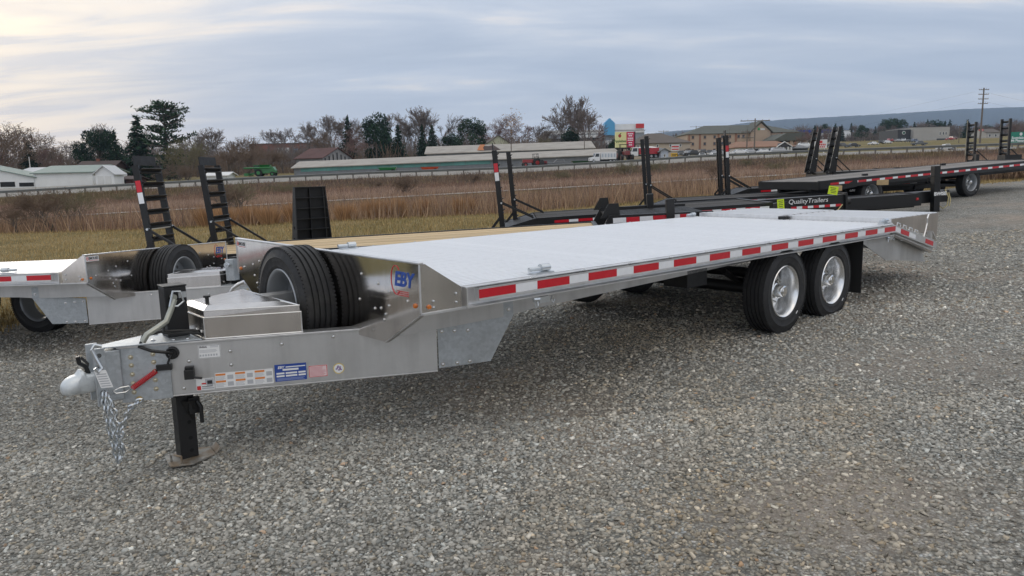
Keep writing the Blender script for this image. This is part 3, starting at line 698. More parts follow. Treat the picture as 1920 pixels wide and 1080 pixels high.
    m = MB(); q0, q1 = quad(.5605), quad(.6865); m.loft([q0, q1]); m.build('box_body', ALU_BOX, T, bevel=.003)
    topq = [(-1.12, 1.205, .745), (-.745, 1.025, .745), (-.745, W_-1.025, .745), (-1.12, W_-1.205, .745)]
    m = MB(); m.loft([quad(.6875, .004), quad(.7265, .006), topq]); m.build('box_lid', ALU_BOX, T)
    m = MB()
    def rim_line(z, i, r):
        q = quad(z, i); m.tube([tuple(v) for v in q], r, 5, closed=True)
    rim_line(.6865, -.001, .0032); rim_line(.7265, .005, .0028); rim_line(.562, -.002, .0035)
    for k in range(4):
        m.tube([quad(.5605)[k], quad(.6865)[k]], .0035, 5); m.tube([quad(.7265, .006)[k], topq[k]], .003, 5)
    m.build('box_weld_seam', pmat('weld', (.80, .80, .79), .3, .9), T, True)
    m = MB(); m.cyl((-1.075, 1.345, .744), (-1.075, 1.345, .772), .012, 8); m.cyl((-1.075, 1.345, .772), (-1.075, 1.345, .784), .022, 10); m.build('lid_latch', PLASTIC, T, True)
    bolts('box_bolt', [(-1.178, y_, .60) for y_ in (YC-.17, YC-.09, YC+.15)], (-1, 0, 0), T)
    # bulkhead across the front
    m = MB(); yo = .03
    m.prism([(-.3805, yo, .742), (-.3805, yo, 1.010), (-.3805, W_-yo, 1.010), (-.3805, W_-yo, .742), (-.3805, W_-.43, .522), (-.3805, W_-.70, .517), (-.3805, .70, .517), (-.3805, .43, .522)], (.0055, 0, 0)); m.build('bulkhead', ALU_SHEET, T)
    m = MB(); m.bar((-.372, yo-.004, 1.016), (-.372, W_-yo+.004, 1.016), .032, .012); m.build('bulkhead_cap', ALU, T, bevel=.003)
    for s in (-1, 1):
        a = Vector((-.3745, my(yo, s), .7395)); b_ = Vector((-.3745, my(.43, s), .519))
        m = MB(); m.prism([a, b_, b_+Vector((.03, 0, 0)), a+Vector((.03, 0, 0))], (0, 0, -.006)); m.build('bulkhead_fold', ALU_DULL, T)
        nn_ = Vector((.472, 1, 0)).normalized(); nn_ = Vector((nn_.x, nn_.y*(-s), 0))
        m = MB(); m.bar((-.3825, my(yo, s), .742), (-.3825, my(yo, s), 1.010), .008, .008, up=(0, 1, 0)); m.build('bulkhead_corner', ALU, T)
        m = MB(); m.dome((-.3806, my(.085, s), .778), (-1, 0, 0), .015, .012, 12); m.build('marker_light', AMBER, T, True)
    pts = [(y_, z_) for y_, z_ in ((.16, .795), (.345, .83), (.47, .865), (.66, .905), (.36, .745), (.45, .72), (.52, .71), (.40, .69), (.42, .655), (.70, .745))]
    bolts('bulkhead_bolt', [(-.3806, y_, z_) for y_, z_ in pts]+[(-.3806, W_-y_, z_) for y_, z_ in pts], (-1, 0, 0), T, r=.0085)
    # EBY badge, near corner
    bx0 = -.3812
    m = MB(); cy, cz, rr = .272, .905, .082
    m.tube([(bx0, cy+rr*math.cos(a)*.62+.0, cz+rr*math.sin(a)) for a in np.linspace(R(232), R(232)+R(262), 28)], .0026, 4); lgR = m
    for k in range(3): m.box(bx0-.0008, bx0+.001, cy-.125, cy-.008, cz-.063-.011*k, cz-.059-.011*k)
    # reading direction across the plate as seen from the front is -y
    m.build('badge_ring', LOGO_R, T)
    lettering('badge_lettering', 'EBY', T, (bx0-.0006, cy-.075, cz+.004), (0, -1, 0), (0, 0, 1), .114, LOGO_B, shear=.22, bold=.0035, extrude=.0008)
    # dealer sticker, far corner
    m = MB(); m.box(bx0-.0002, bx0+.0006, W_-.225, W_-.04, .947, 1.000); m.build('dealer_sticker', STICK_W, T)
    lettering('sticker_lettering', 'SMOUSE', T, (bx0-.0006, W_-.148, .977), (0, -1, 0), (0, 0, 1), .036, STICK_K, bold=.0012)
    m = MB(); m.box(bx0-.0009, bx0-.0003, W_-.215, W_-.085, .954, .958)
    m.tube([(bx0-.0006, W_-.063+.013*math.cos(a), .976+.017*math.sin(a)) for a in np.linspace(0, 6.283, 13)[:-1]], .0025, 4, closed=True); m.dome((bx0-.0003, W_-.063, .976), (-1, 0, 0), .006, .0008)
    m.build('sticker_emblem', STICK_R, T)
    # spare wheel in front of the bulkhead with its bracket
    sp = wheel(T, (-.500, YC, .664), outer=False, rim='rim_grey', name='spare_wheel', rotz=-math.pi/2)
    m = MB(); m.lathe([(.03, .20), (.036, .12), (.036, .04), (.036, .0)], n=24); m.build('spare_disc', GREY_RIM, sp, True)
    m = MB()
    for k in range(6):
        a = k*math.pi/3; m.cyl((.13*math.cos(a), .034, .13*math.sin(a)), (.13*math.cos(a), .0355, .13*math.sin(a)), .022, 12)
    m.build('hand_hole', pmat('hole_shadow', (.10, .10, .10), .8), sp)
    m = MB(); m.box(-.76, -.46, YC-.055, YC+.055, .65, .745); m.build('spare_bracket', ALU_DULL, T, bevel=.003)
    m = MB(); m.box(-.64, -.60, YC-.075, YC+.0, .57, .648); m.cyl((-.81, YC, .70), (-.7605, YC, .70), .014, 8); m.build('bracket_bolt', BLACK_M, T)
    # breakaway switch, coil lanyard, cable loop, grommet, plug holder, tag, chains
    nn = Vector((.472, 1, 0)).normalized(); outv = -nn
    def S(x, z, o=0.): return Vector((rx(x), AC-.472*rx(x), rz(z)))+outv*o
    m = MB(); gc = S(-1.418, .555); al = Vector((1, -.472, 0)).normalized()
    m.tube([gc+outv*.006+al*.030*math.cos(a)+Vector((0, 0, .030*math.sin(a))) for a in np.linspace(0, 6.283, 17)[:-1]], .009, 6, closed=True); m.cyl(gc+outv*.0005, gc+outv*.004, .028, 14); m.build('grommet', PLASTIC, T, True)
    m = MB(); m.obox(S(-1.458, .482, .022), al, outv, (0, 0, 1), .042, .010, .017); m.build('breakaway_switch', PLASTIC, T, bevel=.002)
    a0 = S(-1.495, .465, .025); a1 = S(-1.605, .385, .035); hp = []
    dd = (a1-a0); u1 = dd.cross(outv).normalized(); u2 = dd.cross(u1).normalized()
    for k in range(161):
        t_ = k/160; hp.append(a0+dd*t_+(u1*math.cos(t_*2*math.pi*17)+u2*math.sin(t_*2*math.pi*17))*.0125)
    m = MB(); m.tube(hp, .0035, 4); m.tube([a0, a0+(a0-a1)*.25, S(-1.49, .48, .02)], .003, 4); m.build('lanyard_coil', COIL_R, T, True)
    m = MB(); cb = [S(-1.610, .385, .04), S(-1.62, .400, .045), S(-1.655, .398, .055), S(-1.685, .385, .06), S(-1.675, .370, .06), S(-1.635, .370, .05)]; m.tube(cb, .004, 6, closed=True); m.build('carabiner', CHROME, T, True)
    m = MB(); m.tube([gc+outv*.02, S(-1.44, .57, .05), S(-1.50, .585, .06), S(-1.56, .605, .02), (-1.47, 1.29, .60), (-1.38, 1.27, .615), (-1.28, 1.25, .61), (-1.21, 1.24, .60), (-1.18, 1.23, .59)], .0095, 7)
    m.tube([gc+outv*.02, S(-1.43, .53, .03), S(-1.44, .50, .028)], .006, 6); m.tube([(-1.36, 1.27, .64), (-1.37, 1.25, .61), (-1.33, 1.22, .60), (-1.25, 1.20, .60), (-1.18, 1.18, .585)], .008, 6)
    m.build('wiring_cable', PLASTIC, T, True)
    m = MB(); m.obox(S(-1.345, .435, .03), al, outv, (0, 0, 1), .026, .028, .028); m.obox(S(-1.345, .468, .02), al, outv, (0, 0, 1), .024, .015, .008); m.cyl(S(-1.325, .418, .05), S(-1.285, .412, .06), .008, 8); m.build('plug_holder', PLASTIC, T, bevel=.003)
    def stick(name, xa, xb, za, zb, mat): 
        m = MB(); m.prism([S(xa, za, .0006), S(xb, za, .0006), S(xb, zb, .0006), S(xa, zb, .0006)], outv*.0008); return m.build(name, mat, T)
    def marks(name, parent, xa, xb, za, zb, rects, mat, o=.0016):
        m = MB()
        for (u0, v0, u1_, v1) in rects:
            X = lambda u: xa+(xb-xa)*u; Z = lambda v: za+(zb-za)*v
            m.prism([S(X(u0), Z(v0), o), S(X(u1_), Z(v0), o), S(X(u1_), Z(v1), o), S(X(u0), Z(v1), o)], outv*.0004)
        return m.build(name, mat, parent)
    def lines(u0, u1_, v0, v1, n, rr_=random.Random(3)):
        return [(u0, v0+(v1-v0)*(i+.25)/n, u0+(u1_-u0)*rr_.uniform(.75, 1), v0+(v1-v0)*(i+.62)/n) for i in range(n)]
    ar = (-1.300, -1.195, .508, .584)
    b = stick('inspection_sticker', *ar, STICK_W); marks('sticker_print', b, *ar, lines(.06, .95, .42, .66, 3)+lines(.55, .95, .78, .95, 2)+[(.06+.12*k, .16, .13+.12*k, .30) for k in range(7)], STICK_G)
    lettering('sticker_lettering', 'FHWA', b, S(-1.275, .572, .0018), al, (0, 0, 1), .014, STICK_K, bold=.0005)
    fr = (ar[0]+.003, ar[1]-.003, ar[2]+.003, ar[3]-.003); marks('sticker_border', b, *ar, [(.02, .03, .98, .045), (.02, .955, .98, .97), (.02, .03, .03, .97), (.97, .03, .98, .97)], STICK_K)
    ar = (-1.322, -1.238, .328, .395); b = stick('photo_sticker', *ar, STICK_W)
    marks('sticker_print', b, *ar, [(.5, .45, .98, .95), (.58, .30, .95, .5), (.3, .08, .98, .22)], STICK_G, .0014); marks('sticker_print', b, *ar, [(.62, .5, .9, .8), (.3, .28, .9, .33)], STICK_K, .0019); marks('sticker_print', b, *ar, [(.03, .04, .25, .38), (.3, .5, .55, .62)], STICK_R, .0019)
    ar = (-1.232, -.952, .332, .418); b = stick('warning_sticker', *ar, STICK_W)
    [marks('sticker_band', b, *ar, [(u, v, u+.17, v+.13)], STICK_O) for u in (.01, .345, .68) for v in (.36, .82)]
    marks('sticker_print', b, *ar, sum([lines(u, u+.17, v, v+.27, 4) for u in (.01, .345, .68) for v in (.06, .52)], [])+[(u+.2, v, u+.30, v+.28) for u in (.01, .345, .68) for v in (.1, .55)], STICK_G)
    ar = (-.944, -.786, .337, .436); b = stick('specification_sticker', *ar, STICK_B)
    marks('sticker_field', b, *ar, [(.25, .62, .75, .73), (.05, .42, .30, .52), (.34, .42, .70, .52), (.74, .42, .97, .52), (.05, .26, .3, .36), (.34, .26, .7, .36), (.74, .26, .97, .36), (.35, .80, .97, .86)], STICK_W)
    marks('sticker_print', b, *ar, lines(.05, .95, .04, .2, 3), pmat('sticker_pale_blue', (.35, .42, .62), .4))
    lettering('sticker_lettering', 'EBY', b, S(-.913, .418, .0018), al, (0, 0, 1), .022, STICK_W, shear=.25, bold=.0007)
    ar = (-.776, -.680, .344, .413); b = stick('licence_sticker', *ar, STICK_P)
    marks('sticker_print', b, *ar, lines(.08, .92, .1, .9, 8), pmat('sticker_faded_red', (.62, .22, .24), .5)); marks('sticker_border', b, *ar, [(.02, .02, .98, .06), (.02, .94, .98, .98), (.02, .02, .05, .98), (.95, .02, .98, .98)], STICK_R)
    cc = S(-.622, .383, .0006); m = MB(); m.cyl(cc, cc+outv*.0010, .034, 24); b = m.build('round_emblem', STICK_Y, T)
    m = MB(); m.cyl(cc, cc+outv*.0014, .0285, 24); m.build('emblem_field', STICK_W, b)
    m = MB()
    for k in range(7):
        q = cc+outv*.0015+al*(.018*math.cos(k*2.4))*(.4+.09*k)+Vector((0, 0, .016*math.sin(k*2.4)*(.4+.09*k))); m.obox(q, al, outv, (0, 0, 1), .0055, .0004, .0035)
    m.build('emblem_marks', pmat('emblem_purple', (.16, .06, .26), .4), b)
    # tag and safety chains on the coupler channel
    m = MB(); tp = Vector((-1.715, YC-.16, .415)); m.obox(tp, (.9, -.42, .0), (.42, .9, 0), (-.25, .1, 1), .030, .0015, .052); tg_ = m.build('paper_tag', STICK_W, T)
    m = MB()
    for k in range(6):
        m.obox(tp+Vector((-.25, .1, 1)).normalized()*(.030-.014*k)+Vector((-.42, -.9, 0))*.0022, (.9, -.42, 0), (.42, .9, 0), (-.25, .1, 1), .024, .0006, .0028)
    m.build('tag_print', STICK_G, tg_)
    m = MB(); m.tube([(-1.70, YC-.12, .590), (-1.735, YC-.125, .605), (-1.75, YC-.13, .58), (-1.735, YC-.14, .53), (-1.715, YC-.15, .475), (-1.735, YC-.15, .455), (-1.75, YC-.15, .48)], .0105, 7); m.build('safety_hook', ZINC, T, True)
    def chain(pts, name='safety_chain', rl=.024, rw=.015, wire=.0068, mat=ZINC):
        P = [Vector(q) for q in pts]; segs = []; m = MB()
        L = [0]; 
        for i in range(len(P)-1): L.append(L[-1]+(P[i+1]-P[i]).length)
        n = int(L[-1]/(rl*1.55)); k = 0
        for i in range(n):
            s_ = L[-1]*(i+.5)/n
            while k < len(P)-2 and L[k+1] < s_: k += 1
            c = P[k].lerp(P[k+1], (s_-L[k])/(L[k+1]-L[k])); d = (P[k+1]-P[k]).normalized()
            ref = Vector((.86, -.5, .02)) if i % 2 else Vector((.45, .85, .1))
            sd = (ref-d*ref.dot(d)).normalized()
            m.tube([c+d*rl*math.cos(a)+sd*rw*math.sin(a) for a in np.linspace(0, 6.283, 11)[:-1]], wire, 5, closed=True)
        return m.build(name, mat, T, True)
    chain([(-1.700, YC-.135, .33), (-1.70, YC-.145, .25), (-1.692, YC-.145, .12), (-1.678, YC-.14, .0), (-1.668, YC-.13, -.065), (-1.655, YC-.11, -.03), (-1.66, YC-.09, .08), (-1.67, YC-.08, .25)])
    chain([(-1.715, YC-.12, .33), (-1.715, YC-.13, .22), (-1.706, YC-.125, .09), (-1.69, YC-.12, -.02), (-1.68, YC-.115, -.09), (-1.665, YC-.12, -.05), (-1.655, YC-.15, .10), (-1.62, YC-.26, .25), (-1.58, 1.0, .31)])
    m = MB(); m.cyl(S(-1.585, .312, .012), S(-1.585, .312, .03), .012, 6); m.cyl(S(-1.585, .312, .0105), S(-1.585, .312, .013), .02, 12); m.build('chain_bolt', pmat('gold_zinc', (.55, .42, .18), .35, .8), T)
    # axles and wheels, doubled
    for ax in (3.55, 4.466):
        m = MB(); m.cyl((ax, .25, .375), (ax, W_-.25, .375), .055, 12); m.build('axle', BLACK_M, T, True)
        for s in (-1, 1):
            wheel(T, (ax, my(.150, s), .380), s)
            m = MB(); yb = my(.42, s); m.tube([(ax-.42, yb, .58), (ax-.2, yb, .47), (ax, yb, .45), (ax+.2, yb, .47), (ax+.42, yb, .58)], .028, 6); m.build('leaf_spring', BLACK_M, T)
    for s in (-1, 1):
        m = MB(); m.box(5.085, 5.095, min(my(.045, s), my(.30, s)), max(my(.045, s), my(.30, s)), .175, .725); m.build('mud_flap', RUBBER_D, T)
    m0 = MB().box(-.03, .03, .165, W_-.165, .735, .822).mesh('cross_member', ALU_DULL)
    for k in range(14): link('cross_member', m0, T, loc=(.1+.42*k, 0, 0))
    m = MB(); m.obox((2.6, .45, .60), (1, 0, 0), (0, 1, 0), (0, 0, 1), .14, .12, .09); m.cyl((2.2, .5, .62), (3.3, .5, .62), .02, 8); m.build('brake_chamber', BLACK_M, T)
    m = MB(); m.box(2.80, 2.90, .3085, .3145, .66, .728); m.build('frame_sticker', STICK_W, T)
    m = MB(); m.box(2.80, 2.90, .3075, .3084, .705, .724); m.build('frame_sticker_band', STICK_O, T)
    # beaver tail
    for s in (-1, 1):
        Y = lambda y: my(y, s); d = -1 if s > 0 else 1
        m = MB(); a = Vector((5.754, 0, 0)); 
        m.prism([(5.754, Y(.0015), RT), (7.0, Y(.0015), .563), (7.0, Y(.0015), .480), (5.754, Y(.0015), RB)], (0, d*.011, 0)); m.build('tail_rub_rail', ALU, T)
        m = MB(); m.prism([(5.754, Y(.030), DZ-.002), (7.0, Y(.030), .588), (6.955, Y(.030), .452), (5.80, Y(.030), .728)], (0, d*.05, 0)); m.build('tail_side_rail', ALU_DULL, T)
        m = MB(); m.prism([(5.80, Y(.005), .735), (6.955, Y(.005), .455), (6.955, Y(.005), .447), (5.80, Y(.005), .727)], (0, d*.07, 0)); m.build('tail_lower_lip', ALU, T)
        dx = Vector((7.0-5.754, 0, .563-RT)).normalized(); dzv = Vector((-dx.z, 0, dx.x))
        for mat, u0, u1_ in ((WHITE_T, .01, .155), (RED, .165, .40), (WHITE_T, .41, .60), (RED, .905, 1.155)):
            m = MB(); c = Vector((5.754, Y(.0015), RT-.0385)); p0 = c+dx*u0; p1 = c+dx*u1_
            m.prism([p0-dzv*.0255, p1-dzv*.0255, p1+dzv*.0255, p0+dzv*.0255], (0, -d*.0016, 0)); m.build('reflector', mat, T)
        # solid lower skirt plate of the tail
        m = MB(); m.prism([(5.12, Y(.115), .722), (5.85, Y(.115), .440), (6.22, Y(.115), .414), (6.22, Y(.115), .66), (5.78, Y(.115), .722)], (0, d*.006, 0)); m.build('tail_skirt', ALU_DULL, T)
        m = MB(); m.prism([(6.228, Y(.135), .640), (6.228, Y(.135), .408), (7.05, Y(.135), .315), (6.93, Y(.135), .455)], (0, d*.006, 0)); m.build('tail_skirt', ALU_DULL, T)
        # ramp stand lever and folded bracket
        m = MB(); m.tube([(6.60, Y(.02), .60), (6.70, Y(.03), .73), (6.745, Y(.035), .80), (6.73, Y(.03), .86), (6.765, Y(.03), .905)], .0085, 7); m.tube([(6.55, Y(.01), .615), (6.60, Y(.012), .66)], .008, 6); m.build('ramp_latch_lever', pmat('bright_zinc', (.85, .86, .87), .3, .6), T, True)
        m = MB()
        for k in range(4):
            xk = 5.97+.17*k; zk = DZ-.002-(xk-5.754)*.2167
            m.tube([(xk, Y(.07), zk), (xk+.01, Y(.07), zk+.045), (xk+.10, Y(.07), zk+.025), (xk+.11, Y(.07), zk-.025)], .006, 5)
        m.build('tail_tread_loop', ALU, T)
        # one fold-over ramp on each side, lying level over the tail: side plates, end plates, traction bars
        ya, yb = (.10, YC-.03) if s < 0 else (YC+.03, W_-.10)
        rp = MB(); xa, xb = 5.885, 7.27; zt = .905
        rp.box(xa, xa+.02, ya, yb, zt-.058, zt-.001); sd = rp.build('fold_ramp', ALU, T)
        for yy in (ya, yb-.012):
            m = MB(); m.prism([(xa+.02, yy, zt-.058), (xb-.02, yy, zt-.300), (xb, yy, zt-.300), (xb, yy, zt-.010), (xa+.02, yy, zt-.010)], (0, .012, 0)); m.build('ramp_side_plate', brushed('stained_aluminium', (.50, .44, .38), .42, 0, .08, .06) if 'stained_aluminium' not in bpy.data.materials else bpy.data.materials['stained_aluminium'], sd)
        for kx in range(9):
            m = MB(); x_ = xa+.03+kx*.155; m.box(x_, x_+.075, ya, yb, zt-.0095, zt); m.build('traction_bar', DECK, sd)
            m = MB(); m.box(x_+.02, x_+.03, ya+.014, yb-.014, zt-.07, zt-.0105); m.build('ramp_stiffener', ALU_DULL, sd)
        m = MB(); m.prism([(6.93, Y(.03), .70), (7.06, Y(.03), .60), (7.06, Y(.03), .585), (6.93, Y(.03), .685)], (0, d*.09, 0)); m.box(6.935, 6.95, min(Y(.04), Y(.06)), max(Y(.04), Y(.06)), .50, .69); m.build('tail_step', ALU, T)
    m = MB(); m.box(6.98, 7.03, .08, W_-.08, .44, .56); m.build('tail_end_beam', ALU_DULL, T, bevel=.004)
    m = MB(); m.box(5.80, 5.88, YC-.05, YC+.05, .80, .895); m.build('ramp_hinge_block', BLACK_M, T, bevel=.004)
    tdk = MB().prism([(5.86, .085, .8205), (6.98, .085, .575), (6.98, .085, .563), (5.86, .085, .808)], (0, W_-.17, 0)); tdk.build('tail_deck', ALU_DULL, T)
    # strap winches / tie-downs
    for (x_, y_) in ((.575, .10), (.575, W_-.10), (5.70, .10), (5.70, W_-.10)):
        m = MB(); m.box(x_-.07, x_+.09, y_-.035, y_+.035, DZ+.001, DZ+.008); m.cyl((x_-.095, y_, DZ+.030), (x_-.0, y_, DZ+.030), .014, 10); m.cyl((x_-.0, y_, DZ+.033), (x_+.075, y_, DZ+.033), .024, 12); m.build('tie_down', ZINC, T, True)
    for x_ in (.47, 5.60):
        m = MB(); m.box(x_, x_+.085, -.004, .03, .690, .728); m.tube([(x_-.02, .01, .73), (x_-.045, -.005, .70), (x_-.035, -.008, .668), (x_-.015, -.005, .675), (x_-.01, .005, .71)], .004, 5, closed=True); m.tube([(x_+.11, .0, .725), (x_+.125, -.006, .70), (x_+.115, -.006, .682), (x_+.10, 0, .70)], .004, 5, closed=True); m.cyl((x_-.05, .0, .718), (x_, .0, .715), .012, 8); m.build('ramp_pin', ZINC, T, True)
    return T
FLAT = make_flatbed('polished aluminium flatbed trailer in the foreground, full side with red and white tape in view')
def mat34(rows, t): return Matrix(((*rows[0], t[0]), (*rows[1], t[1]), (*rows[2], t[2]), (0, 0, 0, 1)))
FLAT.matrix_world = mat34([[.756007, -.654564, 0], [.654564, .756007, 0], [0, 0, 1]], (-.188634, 4.134567, 0))
FLAT2 = copy_tree(FLAT)
FLAT2['label'] = 'second aluminium flatbed trailer, cut off by the left edge behind the black jack'
_L = Matrix.Translation((-8.33276, 9.24264, -.43404)) @ Matrix.Rotation(2.98407, 4, 'Z') @ Matrix.Rotation(.04217, 4, 'X') @ Matrix.Rotation(.03079, 4, 'Y') @ Matrix.Translation((-3.95, -W_/2, 0))
FLAT2.matrix_world = _L
for o in (FLAT, FLAT2): o['group'] = 'aluminium flatbed trailers'

_q = _L.inverted() @ at(436, 505, 8.35)
m = MB(); m.box(_q.x-.05, _q.x+.05, _q.y-.065, _q.y+.065, .612, _q.z+.12); m.build('valve_box', GALV, FLAT2, bevel=.004)
m = MB(); m.cyl((_q.x, _q.y+.065, _q.z+.06), (_q.x, _q.y+.14, _q.z+.06), .014, 8); m.cyl((_q.x, _q.y+.11, _q.z+.06), (_q.x, _q.y+.13, _q.z+.06), .03, 8); m.build('valve_bolt', ZINC, FLAT2)
_p = [_L.inverted() @ at(x_, y_, 7.9) for x_, y_ in ((431, 566), (430, 552), (437, 540), (447, 533), (458, 528))]
MB().tube(_p, .020, 8).build('air_pipe', ALU, FLAT2, True)
# ------------------------------------------------------------------ black steel equipment trailers parked in a row behind
def wood_mat(name, c1, c2):
    m = bpy.data.materials.new(name); m.use_nodes = True; t = NT(m.node_tree); b = m.node_tree.nodes['Principled BSDF']
    oc = t.n('ShaderNodeTexCoord').outputs['Object']; rnd = t.n('ShaderNodeObjectInfo').outputs['Random']
    mp = t.n('ShaderNodeMapping', inp={0: oc, 3: (1.2, 22, 22)}); off = t.n('ShaderNodeCombineXYZ', inp={0: t.math('MULTIPLY', rnd, 40.)}); m.node_tree.links.new(off.outputs[0], mp.inputs[1])
    nz = t.noise(mp.outputs[0], 1., 5, .6, .6)
    c = t.ramp(nz, [(.3, c2), (.7, c1)]); c = t.mix(1., c, t.ramp(rnd, [(0, .82), (1, 1.14)]), 'MULTIPLY')
    m.node_tree.links.new(c, b.inputs['Base Color']); b.inputs['Roughness'].default_value = .8; return m
PINE = wood_mat('pine_plank', (.60, .46, .27), (.46, .33, .18))
OLDWOOD = wood_mat('weathered_plank', (.25, .23, .21), (.15, .14, .13))
DARKWOOD = wood_mat('dark_plank', (.055, .05, .046), (.025, .023, .022))
LETTER = pmat('white_lettering', (.82, .82, .82), .5)
BKW = {}
def bw(): return BKW
def black_trailer(label, P0, yaw, L, w, h, wood=PINE, ladder=None, dove=0., tongue=1.5, axles=(), tape=True, jack=True, rails=True, ladders_y=None, taper=False, planks=True, plate=False, deep=.16, nside=True, ldx=0.):
    """own frame: origin on the gravel at the tail corner nearest the camera, x towards the nose, y away"""
    c, s_ = math.cos(yaw), math.sin(yaw)
    e = (P0[0]+c*L, P0[1]+s_*L); z0 = tz(*P0); sl_ = math.atan2(tz(*e)-z0, L)
    T = thing('equipment_trailer', label, 'trailer', group='black equipment trailers parked in a row')
    T.matrix_world = Matrix.Translation((P0[0], P0[1], z0)) @ Matrix.Rotation(yaw, 4, 'Z') @ Matrix.Rotation(-sl_, 4, 'Y')
    x0 = dove
    if planks:
        n = max(6, int(w/.19)); pw = w/n
        pm = MB().box(x0+.02, L-.02, .003, pw-.003, h-.04, h).mesh('deck_board', wood)
        for i in range(n): link('deck_board', pm, T, loc=(0, i*pw, random.uniform(-.003, .003)))
        if dove:
            pd = MB().prism([(0, .003, h-.19), (x0, .003, h-.04), (x0, .003, h-.001), (0, .003, h-.15)], (0, pw-.006, 0)).mesh('dovetail_board', BLACK_M)
            for i in range(n): link('dovetail_board', pd, T, loc=(0, i*pw, 0))
    for y_ in (-.065, w+.005):
        m = MB(); 
        if dove: m.prism([(x0, y_, h-deep), (x0, y_, h+.012), (0, y_, h-.14), (0, y_, h-.14-deep*.8)], (0, .06, 0))
        m.prism([(x0, y_, h-deep), (L, y_, h-deep), (L, y_, h+.012), (x0, y_, h+.012)], (0, .06, 0)); m.build('side_rail', BLACK, T)
    m = MB(); m.box(L-.02, L+.05, -.06, w+.06, h-deep, h+.02); m.build('front_rail', BLACK, T)
    m = MB(); m.box(-.04, .0, -.06, w+.06, h-.14-deep if dove else h-deep, h-.15 if dove else h-.005); m.build('rear_rail', BLACK, T)
    cm = MB().box(-.03, .03, 0, w, h-.13, h-.045).mesh('cross_member', BLACK_M)
    for k in range(int((L-dove)/.55)): link('cross_member', cm, T, loc=(x0+.3+.55*k, 0, 0))
    for y_ in (w*.22, w*.78):
        m = MB(); m.box(.2, L, y_-.05, y_+.05, h-.30, h-.135); m.build('main_beam', BLACK_M, T)
    if tape:
        tr = MB().box(0, .28, -.0665, -.0655, h-.085-.02, h-.085+.03); trm = tr.mesh('reflector', RED); twm = MB().box(0, .18, -.0665, -.0655, h-.105, h-.055).mesh('reflector', WHITE_T)
        k = 0; x = x0+.35
        while x < L-.4:
            link('reflector', trm, T, loc=(x, 0, 0)); link('reflector', twm, T, loc=(x+.282, 0, 0)); x += .464 if tape is True else tape; k += 1
    if tongue:
        for (ya, yb) in ((w*.18, w/2-.06), (w*.82, w/2+.06)):
            m = MB(); m.bar((L-.1, ya, h-.20), (L+tongue, yb, h-.20), .07, .17); m.build('tongue_arm', BLACK, T)
        m = MB(); m.box(L+tongue-.15, L+tongue+.12, w/2-.07, w/2+.07, h-.30, h-.08); m.cyl((L+tongue+.12, w/2, h-.20), (L+tongue+.26, w/2, h-.2), .06, 10); m.build('coupler', BLACK_M, T, bevel=.01)
        if jack:
            jx = L+tongue-.3; m = MB(); m.box(jx-.06, jx+.06, w/2-.06, w/2+.06, h-.35, h+.38); m.build('jack_tube', BLACK, T, bevel=.006)
            m = MB(); m.box(jx-.045, jx+.045, w/2-.045, w/2+.045, .02, h-.351); m.box(jx-.13, jx+.13, w/2-.12, w/2+.12, .0, .0195); m.build('jack_leg', BLACK_M, T)
    for (ax, rs) in axles:
        m = MB(); m.cyl((ax, .1, rs*.38), (ax, w-.1, rs*.38), .04, 8); m.build('axle', BLACK_M, T)
        for sd in ((-1, 1) if nside else (1,)): wheel(T, (ax, -.02+.13 if sd < 0 else w-.11, rs*.385), sd, outer=True, rim='rim_grey', scale=rs)
    if ladder:
        ll, lw, lean = ladder[:3]; n = ladder[3]
        for li, y_ in enumerate(ladders_y or (.02, w-.02-lw)):
            xo = -.02+li*ldx
            z0_ = h-.16 if dove else h-.02
            d = Vector((-math.sin(lean), 0, math.cos(lean))); fx = Vector((math.cos(lean), 0, math.sin(lean)))
            def Pp(u, y, f=0.): return Vector((xo, y_+y, z0_))+d*u+fx*f
            m = MB()
            for yy in (.02, lw-.02):
                if taper: m.prism([Pp(0, yy-.012, -.13), Pp(ll, yy-.012, -.05), Pp(ll, yy-.012, .05), Pp(0, yy-.012, .13)], (0, .024, 0))
                else: m.obox(Pp(ll/2, yy, 0), d, (0, 1, 0), fx, ll/2, .02, .048)
            lad = m.build('ladder_ramp', BLACK, T)
            rg = MB(); rg.obox((0, lw/2, 0), (d+fx*1.6), (0, 1, 0), (fx-d/1.6), .052, lw/2-.03, .008); rg.obox((0, lw/2, -.02), (d-fx*.9), (0, 1, 0), (fx+d*.9), .036, lw/2-.03, .006)
            rm_ = rg.mesh('rung', BLACK_M)
            for k in range(n):
                q = Pp(ll*(k+.6)/n, 0, .035); link('rung', rm_, lad, loc=q)
            if lw > .5 or plate: m = MB(); m.obox(Pp(ll+.07, lw/2, -.02), d, (0, 1, 0), fx, .07, lw/2-.02, .008); m.build('foot_plate', BLACK_M, lad)
            m = MB(); q = Pp(ll*.33, 0, .03); m.bar(q+Vector((0, -.03, 0)), (xo+.62, y_-.03, h+.02), .022, .035); m.bar(q+Vector((0, lw+.03, 0)), (xo+.62, y_+lw+.03, h+.02), .022, .035); m.bar(Pp(.0, .02), Pp(.0, .02)+Vector((-.22, 0, -.02)), .02, .06); m.bar(Pp(.25, .02), Pp(.0, .02)+Vector((-.22, 0, -.0)), .012, .05)
            m.build('ladder_brace', BLACK_M, T, kind='stuff')
            m = MB(); m.cyl(q+Vector((0, -.055, 0)), q+Vector((0, lw+.055, 0)), .018, 8); m.build('hinge_pin', ZINC, T)
